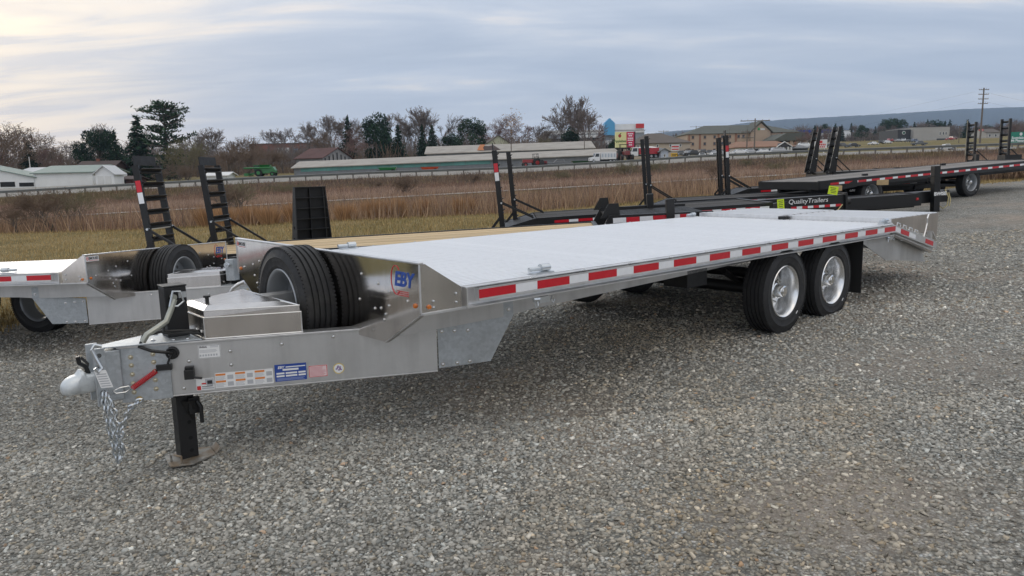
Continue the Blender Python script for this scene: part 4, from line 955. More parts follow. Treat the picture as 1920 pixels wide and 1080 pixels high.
            if plate:
                m = MB(); m.obox(Pp(ll*.78, -.0025, 0), d, (0, 1, 0), fx, .085, .0012, .040); m.build('reflector', RED, lad)
                m = MB(); m.obox(Pp(ll*.78-.17, -.0025, 0), d, (0, 1, 0), fx, .080, .0012, .040); m.build('reflector', WHITE_T, lad)
            plate = False
    return T
# A: pine deck, two wide ladders at the tail
TA = black_trailer('black trailer with pale pine plank deck and two wide ladder ramps at its left end', (-5.26, 10.75), R(-4), 6.55, 2.15, .64, ladder=(1.40, .62, .055, 7), ldx=.24, tongue=0, axles=((3.2, .72), (4.05, .72)), tape=None, plate=True)
h = .64
for y_ in (-.11, 2.15+.05):       # raised front section with its reflective tape
    m = MB(); m.prism([(6.50, y_, h-.10), (6.70, y_, h+.24), (8.12, y_, h+.22), (8.12, y_, h+.0)], (0, .06, 0)); m.build('front_side_beam', BLACK, TA)
    m = MB(); m.prism([(6.58, y_+.07, h+.20), (6.70, y_+.07, h+.40), (6.84, y_+.07, h+.40), (6.86, y_+.07, h+.20)], (0, .02, 0)); m.build('gusset_ear', BLACK_M, TA)
    m = MB(); m.box(7.48, 7.59, y_-.06, y_+.05, h-.15, h+.42); m.build('corner_post', BLACK, TA, bevel=.006)
x = 6.75
for k in range(7):
    wd_ = .18 if k % 2 == 0 else .18
    if x+wd_ < 7.9: m = MB(); m.box(x, x+wd_, -.1115, -.1103, h+.13, h+.20); m.build('reflector', WHITE_T if k % 2 == 0 else RED, TA)
    x += .184
m = MB(); m.dome((8.04, -.111, h+.13), (0, -1, 0), .035, .02, 12); m.build('marker_light', AMBER, TA, True)
sb = MB().box(6.7, 8.1, 0, .05, h+.16, h+.185).mesh('front_slat', BLACK_M)
for k in range(22): link('front_slat', sb, TA, loc=(0, .02+.098*k, .0))
m = MB(); m.tube([(7.65, -.09, h+.02), (7.75, -.10, h+.01), (7.80, -.10, h-.08)], .02, 6); m.build('hose', GREY_RIM, TA)
# B
TB = black_trailer('black low trailer with a sloped dovetail, lettered tongue and yellow tag', (-.12, 14.3), 0, 5.2, 2.0, .60, wood=DARKWOOD, ladder=(1.52, .40, .04, 7), dove=.65, ldx=.27, tongue=0, axles=((3.1, .68), (3.9, .68)), plate=True)
m = MB(); m.box(5.25, 7.05, .86, 1.14, .32, .62); m.build('tongue_beam', BLACK, TB, bevel=.006)
for y_ in (.2, 1.8):
    m = MB(); m.bar((5.2, y_, .48), (5.85, 1+(y_-1)*.2, .48), .08, .16); m.build('tongue_arm', BLACK, TB)
m = MB(); m.cyl((7.05, 1., .46), (7.22, 1., .46), .07, 10); m.box(7.05, 7.09, .80, 1.2, .28, .66); m.build('coupler', BLACK_M, TB)
lettering('tongue_lettering', 'QualityTrailers', TB, (6.30, .857, .535), (1, 0, 0), (0, 0, 1), .135, LETTER, shear=.15, extrude=.001)
for k in range(9):
    m = MB(); m.box(5.95+.115*k, 5.95+.115*k+.112, .8585, .8597, .385, .435); m.build('reflector', RED if k % 2 == 0 else WHITE_T, TB)
m = MB(); m.obox((6.80, .82, .72), (.97, 0, -.2), (0, 1, 0), (.2, 0, .97), .10, .002, .085); tg2 = m.build('yellow_tag', pmat('fluorescent_tag', (.62, .80, .02), .5), TB)
m = MB()
for k in range(4): m.obox((6.80, .8175, .77-.032*k), (.97, 0, -.2), (0, 1, 0), (.2, 0, .97), .06-.012*(k % 2), .0008, .006)
m.build('tag_print', STICK_K, tg2)
_q = TB.matrix_world.inverted() @ at(1464, 384, 13.9)
m = MB(); m.obox(_q, (1, 0, .05), (0, 1, 0), (-.05, 0, 1), .065, .002, .105); tg3 = m.build('yellow_tag', pmat('fluorescent_tag', (.62, .80, .02), .5), TB)
m = MB()
for k in range(5): m.obox(_q+Vector((0, -.003, .07-.034*k)), (1, 0, .05), (0, 1, 0), (-.05, 0, 1), .045-.01*(k % 2), .0008, .006)
m.build('tag_print', STICK_K, tg3)
GOLD = pmat('gold_chain', (.50, .42, .22), .35, .8)
def draped(pts, parent, name='safety_chain', r=.013):
    return MB().tube(pts, r, 5).build(name, GOLD, parent, True)
draped([(7.0, .84, .42), (6.85, .82, .26), (6.65, .80, .20), (6.5, .8, .24)], TB); draped([(6.3, .84, .32), (6.36, .82, .22), (6.45, .8, .18)], TB); m = MB(); m.box(5.5, 5.62, .84, .86, .10, .60); m.build('jack_post', BLACK, TB)
m = MB(); m.box(6.05, 6.15, .93, 1.03, .0, .315); m.build('jack_leg', BLACK_M, TB)
# C, D, G, F
TC = black_trailer('black trailer whose two raised ladders overlap edge-on in the middle of the row', (3.55, 18.3), R(-9), 4.4, 2.1, .50, wood=DARKWOOD, ladder=(1.80, .36, .03, 8), dove=.5, ldx=-.07, tongue=1.2, axles=((2.4, .58), (3.2, .58)))
TD = black_trailer('black trailer with a pair of toothed ladder ramps upright side by side', (6.35, 21.2), R(-8), 5.2, 1.9, .50, wood=DARKWOOD, ladder=(1.72, .42, .02, 9), dove=.5, tongue=1.2, axles=((2.6, .58), (3.4, .58)), plate=True)
TG = black_trailer('black trailer with two tapered leaning ramps, behind the long weathered deck', (11.5, 26.2), R(2), 5., 2.1, .62, wood=OLDWOOD, ladder=(1.62, .48, -.16, 6), taper=True, tongue=1.2, axles=((2.6, .85), (3.4, .85)))
TF = black_trailer('black trailer at the right edge with open square-rung ladder ramps standing up', (18.45, 27.3), R(4), 6., 2.3, .66, wood=OLDWOOD, ladder=(1.62, .46, 0, 7), tongue=1.2, axles=((3.6, .9), (4.4, .9)))
m = MB(); m.box(-.2, .45, -.05, .35, .70, .95); m.build('stored_block', BLACK_M, TF)
# E: long weathered deck-over with tape
TE = black_trailer('long black deck-over trailer with weathered planks and red and white tape along its side', (7.25, 17.31), R(25), 8.8, 1.8, .80, wood=OLDWOOD, dove=0., tongue=0, axles=((1.85, .98), (5.65, .98)), deep=.19)
for xx in (.9,):
    m = MB(); m.prism([(xx-.35, -.07, .55), (xx+.35, -.07, .80), (xx+.35, -.07, .60)], (0, .02, 0)); m.build('rail_gusset', BLACK_M, TE)
# W: the low narrow trailer whose nose carries the lettered jack
TW = black_trailer('low narrow black trailer with white lettering on its nose beam and a tall square jack', (6.95, 16.05), R(6), 2.1, .70, .44, wood=BLACK_M, tongue=0, axles=((.45, .6),), tape=None, deep=.26)
m = MB(); m.box(2.1, 3.02, .22, .48, .20, .46); m.build('nose_beam', BLACK, TW, bevel=.006)
m = MB(); m.box(2.52, 2.66, .03, .17, -.02, 1.02); m.build('jack_tube', BLACK, TW, bevel=.008)
m = MB(); m.tube([(2.50, .10, .62), (2.40, .09, .66), (2.40, .08, .78), (2.50, .08, .80)], .012, 6); m.build('jack_crank', BLACK_M, TW)
lettering('nose_lettering', 'BWISE', TW, (2.66, .0255, .40), (1, 0, 0), (0, 0, 1), .105, LETTER, bold=.004, extrude=.002)
draped([(2.9, .20, .48), (2.95, .15, .30), (2.90, .12, .12), (2.80, .12, .06), (2.72, .12, .12)], TW); draped([(3.0, .25, .46), (3.02, .18, .25), (2.98, .16, .10)], TW)
m = MB(); m.dome((2.05, -.066, .33), (0, -1, 0), .04, .02, 4); m.build('side_light', RED_LENS, TW)
# black punched ramp standing on the grass behind the pine deck
lr = thing('loading_ramp', 'short tapered black ramp with round punched holes, upright on the grass behind the pine deck', 'ramp', (-4.05, 14.9, tz(-4.05, 14.9)), R(40))
hW, hT = .40, .33; z1 = 1.50
def side_poly(x): return [(x, -.12, 0), (x, .16, 0), (x, .05, z1), (x, -.06, z1)]
for sx in (-1, 1):
    m = MB(); P_ = [Vector((sx*hW, -.15, 0)), Vector((sx*hW, .15, 0)), Vector((sx*hT, .04, z1)), Vector((sx*hT, -.05, z1))]; m.prism(P_, (-sx*.02, 0, 0)); sp_ = m.build('side_plate', BLACK_M, lr)
    m = MB()
    for (u, r_) in ((.10, .062), (.30, .045), (.46, .032)):
        q = Vector((sx*(hW+(hT-hW)*u), 0, z1*u))
        m.cyl(q+Vector((sx*.001, 0, 0)), q+Vector((sx*.003, 0, 0)), r_, 14)
    m.build('punched_hole', pmat('deep_hole', (.004, .004, .004), .9), sp_)
for k in range(8):
    z_ = .02+k*(z1-.03)/7; hx = hW+(hT-hW)*z_/z1-.022
    m = MB(); m.box(-hx, hx, -.12+.06*k/7, .06, z_-.008, z_+.008); m.build('cross_slat', BLACK_M, lr)
m = MB(); m.prism([(-hW+.03, .08, 0), (hW-.03, .08, 0), (hT-.03, .02, z1), (-hT+.03, .02, z1)], (0, .008, 0)); m.build('back_plate', BLACK_M, lr)
m = MB(); m.box(-.012, .012, -.02, .05, .02, z1-.05); m.build('centre_rib', BLACK_M, lr)
# loose tyre under the second flatbed
p_ = (-5.86, 9.0); ow = wheel(None, (p_[0], p_[1], tz(*p_)+.375), -1, outer=False, rim='rim_grey', name='loose_wheel', rotz=R(-14)); tag(ow, 'black tyre standing on the gravel underneath the cut-off aluminium trailer', 'wheel')
# timber under the long trailer
TIMB = pmat('timber', (.50, .36, .19), .8, var=.2, vscale=8, stretch=(1, 10, 10))
for k, (px_, py_, d_, L_, lab) in enumerate(((1568, 353, 17.0, .22, 'short timber block lying on the black frame, left of the lettered jack'), (1672, 376, 18.6, .42, 'pale timber beam on the gravel under the long black trailer'), (1655, 342, 17.3, .26, 'small square timber block on the frame under the tape'))):
    q = at(px_, py_, d_); m = MB(); m.box(-L_/2, L_/2, -.06, .06, -.06, .06); o = m.build('timber_block', TIMB, bevel=.004); o.location = q; o.rotation_euler = (0, 0, R(8+k*9)); tag(o, lab, 'timber')
# ------------------------------------------------------------------ buildings across the highway
WHT = pmat('white_siding', (.80, .81, .81), .7, var=.06, vscale=.8)
WHT2 = pmat('white_wall', (.70, .70, .69), .75, var=.05, vscale=.6)
GRNROOF = pmat('green_roof', (.20, .255, .23), .6, var=.08, vscale=.5)
BRNROOF = pmat('brown_roof', (.085, .060, .055), .85, var=.15, vscale=.6)
GALROOF = pmat('grey_tin_roof', (.37, .345, .305), .7, var=.10, vscale=.35, two=(.30, .27, .24), twosc=.5, stretch=(1, 3, 1))
SHEDW = pmat('weathered_shed_wall', (.21, .22, .235), .85, var=.12, vscale=.7, stretch=(3, 1, 1))
TEAL = pmat('teal_curtain', (.13, .31, .29), .8, var=.3, vscale=.35)
TAN = pmat('tan_render', (.46, .35, .26), .85, var=.05, vscale=.4)
TAN2 = pmat('pale_tan_render', (.50, .42, .33), .85, var=.05, vscale=.4)
BRICK = pmat('brick_red', (.24, .10, .07), .85, var=.1, vscale=1.)
GRYROOF = pmat('grey_green_shingle', (.105, .11, .095), .9, var=.1, vscale=.5)
SHING = pmat('brown_shingle', (.125, .105, .09), .9, var=.1, vscale=.5)
RUST = pmat('rust_brown_roof', (.26, .145, .095), .85, var=.12, vscale=.5)
GLASS = pmat('dark_glass', (.03, .035, .04), .12, spec=.6)
DKW = pmat('dark_opening', (.02, .02, .022), .9)
YEL = pmat('pale_yellow_siding', (.56, .57, .42), .8)
CONC = pmat('block_wall', (.40, .385, .36), .85, var=.07, vscale=.4)
GREYB = pmat('grey_cladding', (.30, .32, .34), .8, var=.06, vscale=.3)
BLUE = pmat('blue_panel', (.10, .38, .66), .5)
BLUE2 = pmat('royal_blue_panel', (.02, .05, .30), .5)
POLE = pmat('weathered_pole', (.16, .135, .115), .9, var=.15, vscale=2)
STEELG = pmat('galvanised_rail', (.17, .175, .17), .6, .2, var=.1, vscale=2)
WOODP = pmat('guardrail_post', (.20, .18, .16), .9)
def base(px, py, d):
    q = at(px, py, d); return q
def house(name, label, cat, px, py, d, Lp, D, eave, ridge, wall, roof, axis='x', yaw=0., oh=.35, wins=(), doors=(), endwins=(), hip=0., gable=None, group=None, chimney=None):
    """front-left corner at (px,py,d); Lp length in photo px at that depth; heights in px too"""
    k = d/F_PX; L = Lp*k; e = eave*k; r_ = ridge*k; q = base(px, py, d)
    T = thing(name, label, cat, q, yaw, group); m = MB()
    dn = -2.5
    if axis == 'x':
        m.add([(0,0,dn),(L,0,dn),(L,D,dn),(0,D,dn),(0,0,e),(L,0,e),(L,D,e),(0,D,e)]+([(0,D/2,r_),(L,D/2,r_)] if not hip else []),
              ([(0,1,5,4),(2,3,7,6),(1,2,6,9,5),(3,0,4,8,7),(0,3,2,1),(4,5,9,8),(6,7,8,9)] if not hip else [(0,1,5,4),(1,2,6,5),(2,3,7,6),(3,0,4,7),(4,5,6,7),(0,3,2,1)]))
        m.build('wall', wall, T)
        t = .12; s = (r_-e)/(D/2); h0 = e-oh*s
        if hip:
            m = MB(); hp = hip*k; A = [(-oh,-oh,h0),(L+oh,-oh,h0),(L+oh,D+oh,h0),(-oh,D+oh,h0),(hp,D/2,r_),(L-hp,D/2,r_)]
            A2 = [(x, y, z+t) for x, y, z in A]
            m.add(A+A2, [(0,3,2,1),(6,7,11,10),(7,8,11),(8,9,10,11),(9,6,10),(0,1,7,6),(1,2,8,7),(2,3,9,8),(3,0,6,9)]); m.build('roof', roof, T)
        else:
            for (ya, yb) in ((-oh, D/2), (D+oh, D/2)):
                m = MB(); m.prism([(-oh, ya, h0+.02), (-oh, yb, r_+.02), (-oh, yb, r_+.02+t), (-oh, ya, h0+.02+t)], (L+2*oh, 0, 0)); m.build('roof', roof, T)
    else:
        m.add([(0,0,dn),(L,0,dn),(L,D,dn),(0,D,dn),(0,0,e),(L,0,e),(L,D,e),(0,D,e),(L/2,0,r_),(L/2,D,r_)],
              [(0,1,5,8,4),(2,3,7,9,6),(1,2,6,5),(3,0,4,7),(0,3,2,1),(5,6,9,8),(7,4,8,9)]); m.build('wall', wall, T)
        t = .12; s = (r_-e)/(L/2); h0 = e-oh*s
        for (xa, xb) in ((-oh, L/2), (L+oh, L/2)):
            m = MB(); m.prism([(xa, -oh, h0+.02), (xb, -oh, r_+.02), (xb, -oh, r_+.02+t), (xa, -oh, h0+.02+t)], (0, D+2*oh, 0)); m.build('roof', roof, T)
    fr = WHT2
    for (u0, u1, v0, v1) in wins:        # px from the left corner, px above the base
        m = MB(); m.box(u0*k, u1*k, -.06, .02, v0*k, v1*k); f = m.build('window', fr, T)
        m = MB(); m.box(u0*k+.10, u1*k-.10, -.075, -.055, v0*k+.10, v1*k-.10); m.build('pane', GLASS, f)
    for (u0, u1, v0, v1, mt) in doors:
        m = MB(); m.box(u0*k, u1*k, -.05, .02, v0*k, v1*k); m.build('door', mt, T)
    if chimney: m = MB(); x_ = chimney*k; m.box(x_-.22, x_+.22, D/2-.22, D/2+.22, r_-.6, r_+.5); m.build('chimney', BRICK, T)
    return T, k, L
# left farm
T, k, L = house('shed', 'white ribbed shed with a green gable roof and dark doors at the left edge', 'shed', -150, 356, 104, 214, 4.5, 18, 42, WHT, GRNROOF, axis='y', doors=((150, 177, 2, 11, DKW), (185, 212, 2, 9, DKW)))
house('shed', 'low white roofed shed between the two green roofed sheds', 'shed', 32, 338, 122, 45, 8, 12, 22, WHT, pmat('pale_tin_roof', (.55, .56, .57), .6), axis='x')
T, k, L = house('shed', 'long white shed with pale green roof beside the double garage', 'shed', 66, 353, 104, 108, 9.5, 27, 40, WHT, GRNROOF, axis='x')
m = MB(); m.box(L+.02, L+.08, 2.2, 4.8, 0, 2.3); m.build('door', DKW, T)
house('garage', 'white double door garage with a gable roof beside the long shed', 'garage', 181, 350, 101, 34, 2.6, 24, 37, WHT, pmat('pale_tin_roof', (.55, .56, .57), .6), axis='y', doors=((4, 15, 1, 19, WHT2), (18, 29, 1, 19, WHT2)))
house('farmhouse', 'dark brown roofed farmhouse behind the white garage', 'house', 141, 334, 125, 68, 6, 15, 30, pmat('brown_siding', (.10, .06, .05), .9), BRNROOF, axis='x', wins=((10, 15, 4, 10), (30, 35, 4, 10), (52, 57, 4, 10)), chimney=28)
house('shed', 'small dark red shed below the tall pine', 'shed', 229, 346, 104, 20, 4, 9, 14, pmat('dark_red_wall', (.10, .05, .045), .9), BRNROOF, axis='x', doors=((2, 7, 0, 7, DKW),))
house('shed', 'little white roofed shed right of the second ladder ramp', 'shed', 388, 336, 103, 38, 3, 6, 11, WHT, WHT2, axis='x')
# long sheds
T, k, L = house('long_shed', 'long grey tin roofed shed with teal side curtains along the highway', 'shed', 552, 331, 108, 610, 11, 15, 27, SHEDW, GALROOF, axis='x', yaw=R(3.5))
T.rotation_euler = (0, -.021, R(3.5))
# teal curtain sections along the side
for i in range(15):
    m = MB(); u0 = 1.0+i*1.85; m.box(u0, u0+1.80, -.05, .03, .62+.02*math.sin(i*2), 1.14); m.build('side_curtain', TEAL, T)
m = MB()
m.box(-.06, .02, 2.2, 4.2, 0, 1.15); m.build('door', DKW, T)
for i in range(40):
    m = MB(); m.box(.2+i*1.2, .24+i*1.2, -.04, .01, -.5, .55); 
    if i % 3 == 0: m.build('wall_batten', SHEDW, T)
T, k, L = house('long_shed', 'second grey tin roofed shed with a rusty hole in its roof, behind the long one', 'shed', 800, 297, 136, 310, 11, 8, 22, SHEDW, GALROOF, axis='x', yaw=R(2))
T.rotation_euler = (0, -.014, R(2)); m = MB(); r_ = 22*k+.16; e = 8*k; Dm = 5.5; 
def onroof(x, f): return (x, Dm*f, e+.16+(r_-.16-e)*f+.03)
m.add([onroof(9.7, .06), onroof(13.6, .1), onroof(12.4, .85), onroof(11.4, .72), onroof(10.2, .8)], [(0,1,2,3,4)]); m.build('roof_patch', pmat('dark_hole', (.05, .03, .025), .9), T)
m = MB(); m.add([onroof(9.3, .1), onroof(10.6, .06), onroof(10.4, .45), onroof(10.8, .95), onroof(9.9, .98), onroof(9.5, .5)], [(0,1,2,3,4,5)]); q = m.build('roof_patch', pmat('rust_orange', (.42, .16, .06), .9), T); q.location = (0, -.02, .03)
T, k, L = house('barn', 'old barn with a dark red roof and weathered board gable', 'barn', 556, 312, 138, 60, 9, 14, 32, pmat('grey_boards', (.25, .25, .26), .9, var=.4, vscale=2.5, stretch=(4, 1, .3)), pmat('dark_red_roof', (.10, .05, .045), .9, var=.2, vscale=.5), axis='x', yaw=R(-24))
for i in range(7):
    m = MB(); m.box(L+.01, L+.05, .6+i*1.2, .9+i*1.2, 0, 1.3+1.1*(1-abs(i-3)/3.2)); m.build('board_gap', DKW, T)
house('house', 'pale yellow house with a brown roof behind the tin roofed sheds', 'house', 912, 285, 185, 46, 11, 14, 29, YEL, SHING, axis='y', yaw=R(10), wins=((14, 18, 6, 12),))
house('warehouse', 'low red brick building with white doors beyond the bare trees', 'warehouse', 470, 293, 300, 125, 20, 22, 23, BRICK, pmat('flat_roof', (.10, .10, .105), .9), axis='x', hip=5, doors=((50, 62, 2, 14, WHT2), (64, 72, 2, 14, WHT2), (80, 88, 4, 12, BLUE)))
# grey stepped building with the blue peak
T, k, L = house('office_block', 'grey stepped commercial building with a blue peaked tower behind the billboard', 'building', 1020, 294, 255, 185, 22, 44, 45, GREYB, pmat('flat_roof', (.10, .10, .105), .9), axis='x', hip=5)
for (u0, u1, v0, v1, mt, nm) in ((2, 184, 40, 47, WHT2, 'parapet_band'), (5, 110, 27, 32, DKW, 'window_band'), (5, 180, 12, 18, DKW, 'window_band'), (112, 184, 20, 27, WHT2, 'wall_panel'), (30, 100, 33, 38, WHT2, 'wall_panel')):
    m = MB(); m.box(u0*k, u1*k, -.3, .02, v0*k, v1*k); m.build(nm, mt, T)
m = MB(); m.prism([(111*k, -1.2, 36*k), (130*k, -1.2, 36*k), (130*k, -1.2, 58*k), (120.5*k, -1.2, 67*k), (111*k, -1.2, 58*k)], (0, 5, 0)); m.build('blue_tower', BLUE, T)
m = MB(); m.box(169*k, 184*k, -.6, -.31, 48*k, 56*k); m.build('roof_sign', STICK_R, T)
m = MB(); m.box(130*k, 184*k, .2, 6, 46*k, 56*k); m.build('upper_storey', WHT, T)
# billboard
q = at(1172, 262, 118); k = 118/F_PX
T = thing('billboard', 'yellow and red billboard on dark posts above the highway', 'billboard', q, R(12))
m = MB(); m.box(-19*k, 19*k, -.15, .15, -14*k, 14*k); m.build('panel', pmat('billboard_yellow', (.74, .70, .33), .6), T)
m = MB(); m.box(2*k, 17*k, -.17, -.151, -14*k, 14*k); m.build('red_panel', pmat('billboard_red', (.55, .04, .10), .6), T)
m = MB(); m.box(17.1*k, 19.2*k, -.18, .2, -14*k, 14.5*k); m.build('panel_edge', DKW, T)
lettering('sign_lettering', "Applebee's", T, (-8.5*k, -.16, -2.5*k), (1, 0, 0), (0, 0, 1), 6.2*k, pmat('sign_ink_green', (.05, .12, .03), .6), bold=.012, extrude=.006)
m = MB(); m.sph((-11*k, -.16, 7*k), 3*k, .02, 3.2*k, 12, 6); m.build('apple_emblem', pmat('apple_red', (.40, .05, .04), .6), T, True)
m = MB(); m.bar((-10.5*k, -.165, 10*k), (-8.5*k, -.165, 12*k), .1, .1); m.build('emblem_leaf', pmat('sign_ink_green', (.05, .12, .03), .6), T)
m = MB()
for i, (n_, hh) in enumerate(((3, 10.5), (2, 7), (3, 2.5), (3, -1), (2, -5.5), (2, -9.5))):
    for j in range(n_): w2 = 3.2*k; x_ = 9.5*k+(j-(n_-1)/2)*3.6*k; m.box(x_-w2/2, x_+w2/2, -.178, -.171, hh*k-.9*k, hh*k+.9*k)
m.build('sign_print', LETTER, T, kind='stuff')
for x_ in (-15, -4, 10): m = MB(); m.box(x_*k-.12, x_*k+.12, .16, .42, -40*k, -13*k); m.build('post', DKW, T)
m = MB(); m.box(-19*k, 18*k, -.7, .1, -16.5*k, -14.5*k); m.build('catwalk', DKW, T)
# tan hip roofed building, hotel, restaurant
W = [(u, u+4, v, v+6) for u in (6, 24, 42, 66, 84) for v in (14,)]
T, k, L = house('inn', 'tan two storey building with a broad brown hipped roof right of the billboard', 'building', 1188, 292, 150, 104, 16, 22, 42, TAN2, SHING, hip=38, wins=W)
m = MB(); m.box(69*k, 84*k, -.12, -.02, 7*k, 19*k); m.build('wall_sign', WHT2, T)
m = MB(); m.prism([(88*k, -2.2, 4*k), (98*k, -2.2, 11*k), (108*k, -2.2, 4*k)], (0, 2.4, 0)); m.build('porch_roof', SHING, T)
m = MB(); m.box(70*k, 83*k, -.14, -.121, 9*k, 11*k); m.box(70*k, 83*k, -.14, -.121, 13.5*k, 16*k); m.build('sign_print', STICK_R, T, kind='stuff')
W = [(u, u+5, v, v+7) for u in (8, 30, 48, 62, 76, 92, 101, 128, 150, 164, 178, 192) for v in (5, 17, 29)]
W = [w_ for w_ in W if not (119 <= w_[0] <= 150 and w_[2] > 40)]
T, k, L = house('hotel', 'tan three storey hotel with grey green hipped roof and central gable', 'hotel', 1288, 292, 205, 205, 18, 39, 56, TAN, GRYROOF, hip=46, wins=[])
for (u0, u1, v0, v1) in W:
    m = MB(); m.box(u0*k, u1*k, -.05, .02, v0*k, v1*k); f = m.build('window', pmat('window_surround', (.30, .20, .15), .8), T); m = MB(); m.box(u0*k+.1, u1*k-.1, -.065, -.045, v0*k+.25, v1*k-.1); m.build('pane', GLASS, f)
for u in (2, 22, 56, 88, 116, 150, 172, 198): m = MB(); m.box(u*k, (u+3.2)*k, -.12, .02, -1, 38.5*k); m.build('brick_pier', pmat('pier_brick', (.30, .15, .10), .85), T)
m = MB(); m.prism([(114*k, -1.5, -1), (150*k, -1.5, -1), (150*k, -1.5, 40*k), (132*k, -1.5, 56*k), (114*k, -1.5, 40*k)], (0, 6, 0)); g = m.build('gable_bay', TAN, T)
for (a, b_) in (((111, 38), (132, 58)), ((153, 38), (132, 58))):
    m = MB(); m.prism([(a[0]*k, -2, a[1]*k+.02), (b_[0]*k, -2, b_[1]*k+.02), (b_[0]*k, -2, b_[1]*k+.3), (a[0]*k, -2, a[1]*k+.3)], (0, 9, 0)); m.build('gable_roof', GRYROOF, T)
m = MB(); m.sph((128*k, -1.55, 45*k), 2.2*k, .05, 2.6*k, 10, 6); m.build('green_emblem', pmat('sign_green', (.02, .35, .10), .5), T, True)
m = MB(); m.box(131*k, 139*k, -1.56, -1.51, 43*k, 46*k); m.build('wall_sign', WHT2, T)
m = MB(); m.prism([(128*k, -14, 20*k), (128*k, -14, 22*k), (148*k, -14, 33*k), (178*k, -14, 33*k), (186*k, -14, 22*k), (186*k, -14, 20*k)], (0, 11, 0)); m.build('canopy_roof', GRYROOF, T)
for u in (132, 158, 182): m = MB(); m.box(u*k-.4, u*k+.4, -13.6, -12.8, -1, 20*k); m.build('canopy_pillar', TAN, T)
W = [(u, u+7, 4.5, 12) for u in (45, 57, 78, 89)]
T, k, L = house('restaurant', 'white single storey restaurant with a rust brown roof and small gables', 'restaurant', 1382, 291, 118, 103, 9, 14, 25, WHT2, RUST, hip=14, wins=W, doors=((66, 70, 1, 11, DKW), (20, 27, 1, 11, DKW), (31, 39, 2, 11, GLASS)))
m = MB(); m.prism([(70*k, -.9, 13*k), (83*k, -.9, 20.5*k), (97*k, -.9, 13*k)], (0, 4.5, 0)); m.build('porch_gable', pmat('dark_gable', (.06, .06, .065), .8), T)
for (a, b_) in (((69, 12.5), (83, 21.5)), ((98, 12.5), (83, 21.5))):
    m = MB(); m.prism([(a[0]*k, -1.05, a[1]*k), (b_[0]*k, -1.05, b_[1]*k), (b_[0]*k, -1.05, b_[1]*k+.12), (a[0]*k, -1.05, a[1]*k+.12)], (0, .3, 0)); m.build('barge_board', WHT2, T)
for u in (70, 76, 90, 96): m = MB(); m.box(u*k-.1, u*k+.1, -.9, -.7, 0, 13*k); m.build('porch_post', WHT2, T)
house('carport', 'dark open sided lean-to at the right end of the white restaurant', 'shed', 1486, 289, 118, 28, 8, 10, 16, pmat('dark_lean_to', (.05, .05, .055), .9), pmat('slate_grey_roof', (.16, .165, .17), .8), axis='x')
house('shed', 'pale blue grey display shed near the red dump truck', 'shed', 1239, 299, 112, 14, 3, 15, 19, pmat('pale_blue_siding', (.50, .55, .64), .7), pmat('slate_grey_roof', (.16, .165, .17), .8), axis='y', doors=((5, 9, 1, 10, WHT2), (6, 8, 5, 9, GLASS)))
house('shed', 'grey display shed left of the pale blue one', 'shed', 1228, 297, 116, 12, 3, 14, 18, pmat('grey_siding', (.34, .35, .37), .7), pmat('slate_grey_roof', (.16, .165, .17), .8), axis='x')
q = at(1264, 291, 112); T = thing('yellow_sign', 'small yellow roadside sign beside the display sheds', 'sign', q); m = MB(); m.box(-.5, .5, -.04, .04, -.3, .3); m.build('panel', pmat('sign_yellow', (.70, .42, .02), .5), T); m = MB(); m.box(-.4, -.32, -.02, .02, -.9, -.3); m.build('post', STEELG, T); m = MB(); m.box(.32, .4, -.02, .02, -.9, -.3); m.build('post', STEELG, T); m = MB(); m.box(-.38, .38, -.045, -.041, .05, .14); m.box(-.38, .25, -.045, -.041, -.12, -.03); m.build('sign_print', STICK_K, T, kind='stuff')
# right side
T, k, L = house('warehouse', 'white warehouse with a royal blue roof band beyond the hotel', 'warehouse', 1494, 266, 360, 98, 30, 19, 20, WHT2, pmat('flat_roof', (.10, .10, .105), .9), hip=4)
m = MB(); m.box(1*k, 62*k, -.6, .1, 15*k, 21*k); m.build('blue_fascia', BLUE2, T); m = MB(); m.box(30*k, 97*k, -1.2, -.02, 2*k, 14.5*k); m.build('front_wing', WHT, T); m = MB(); m.box(40*k, 97*k, -1.4, -1.21, 2*k, 5*k); m.build('dark_band', GREYB, T)
T, k, L = house('store', 'beige flat roofed block building with a dark glass end on the rise', 'building', 1712, 269, 270, 66, 20, 29, 30, CONC, pmat('flat_roof', (.10, .10, .105), .9), hip=3, oh=.1, wins=((47, 50, 14, 20), (53, 56, 14, 20), (58, 61, 14, 20)), doors=((43, 60, 1, 8, pmat('dark_glass_b', (.05, .055, .06), .3)),))
m = MB(); m.box(-24*k, -.05, 2, 16, -2, 26*k); m.build('dark_wing', pmat('charcoal_cladding', (.045, .045, .05), .7), T); m = MB(); m.cyl((-13*k, 1.9, 20*k), (-13*k, 1.98, 20*k), 3.2*k, 16); m.build('round_sign', WHT2, T)
m = MB(); m.cyl((-13*k, 1.80, 20*k), (-13*k, 1.89, 20*k), 2.2*k, 14); m.build('round_sign_core', pmat('sign_dark_green', (.02, .12, .07), .5), T)
m = MB(); m.box(-24*k, -1*k, 1.2, 2, 9*k, 10.5*k); m.build('awning', DKW, T)
q = at(1539, 270, 104); k = 104/F_PX; T = thing('roadside_sign', 'white roadside sign with red lettering on thin legs beyond the leaning ramps', 'sign', q)
m = MB(); m.box(-11.5*k, 11.5*k, -.05, .05, -8*k, 8*k); m.build('panel', WHT2, T)
for s in (-8, 8): m = MB(); m.bar((s*k, .1, -8*k), (s*.6*k, .1, -24*k), .08, .08); m.build('leg', WHT2, T)
m = MB(); m.box(-2.5*k, 2.5*k, -.07, -.051, 1.5*k, 6*k); m.build('sign_emblem', STICK_R, T)
m = MB(); 
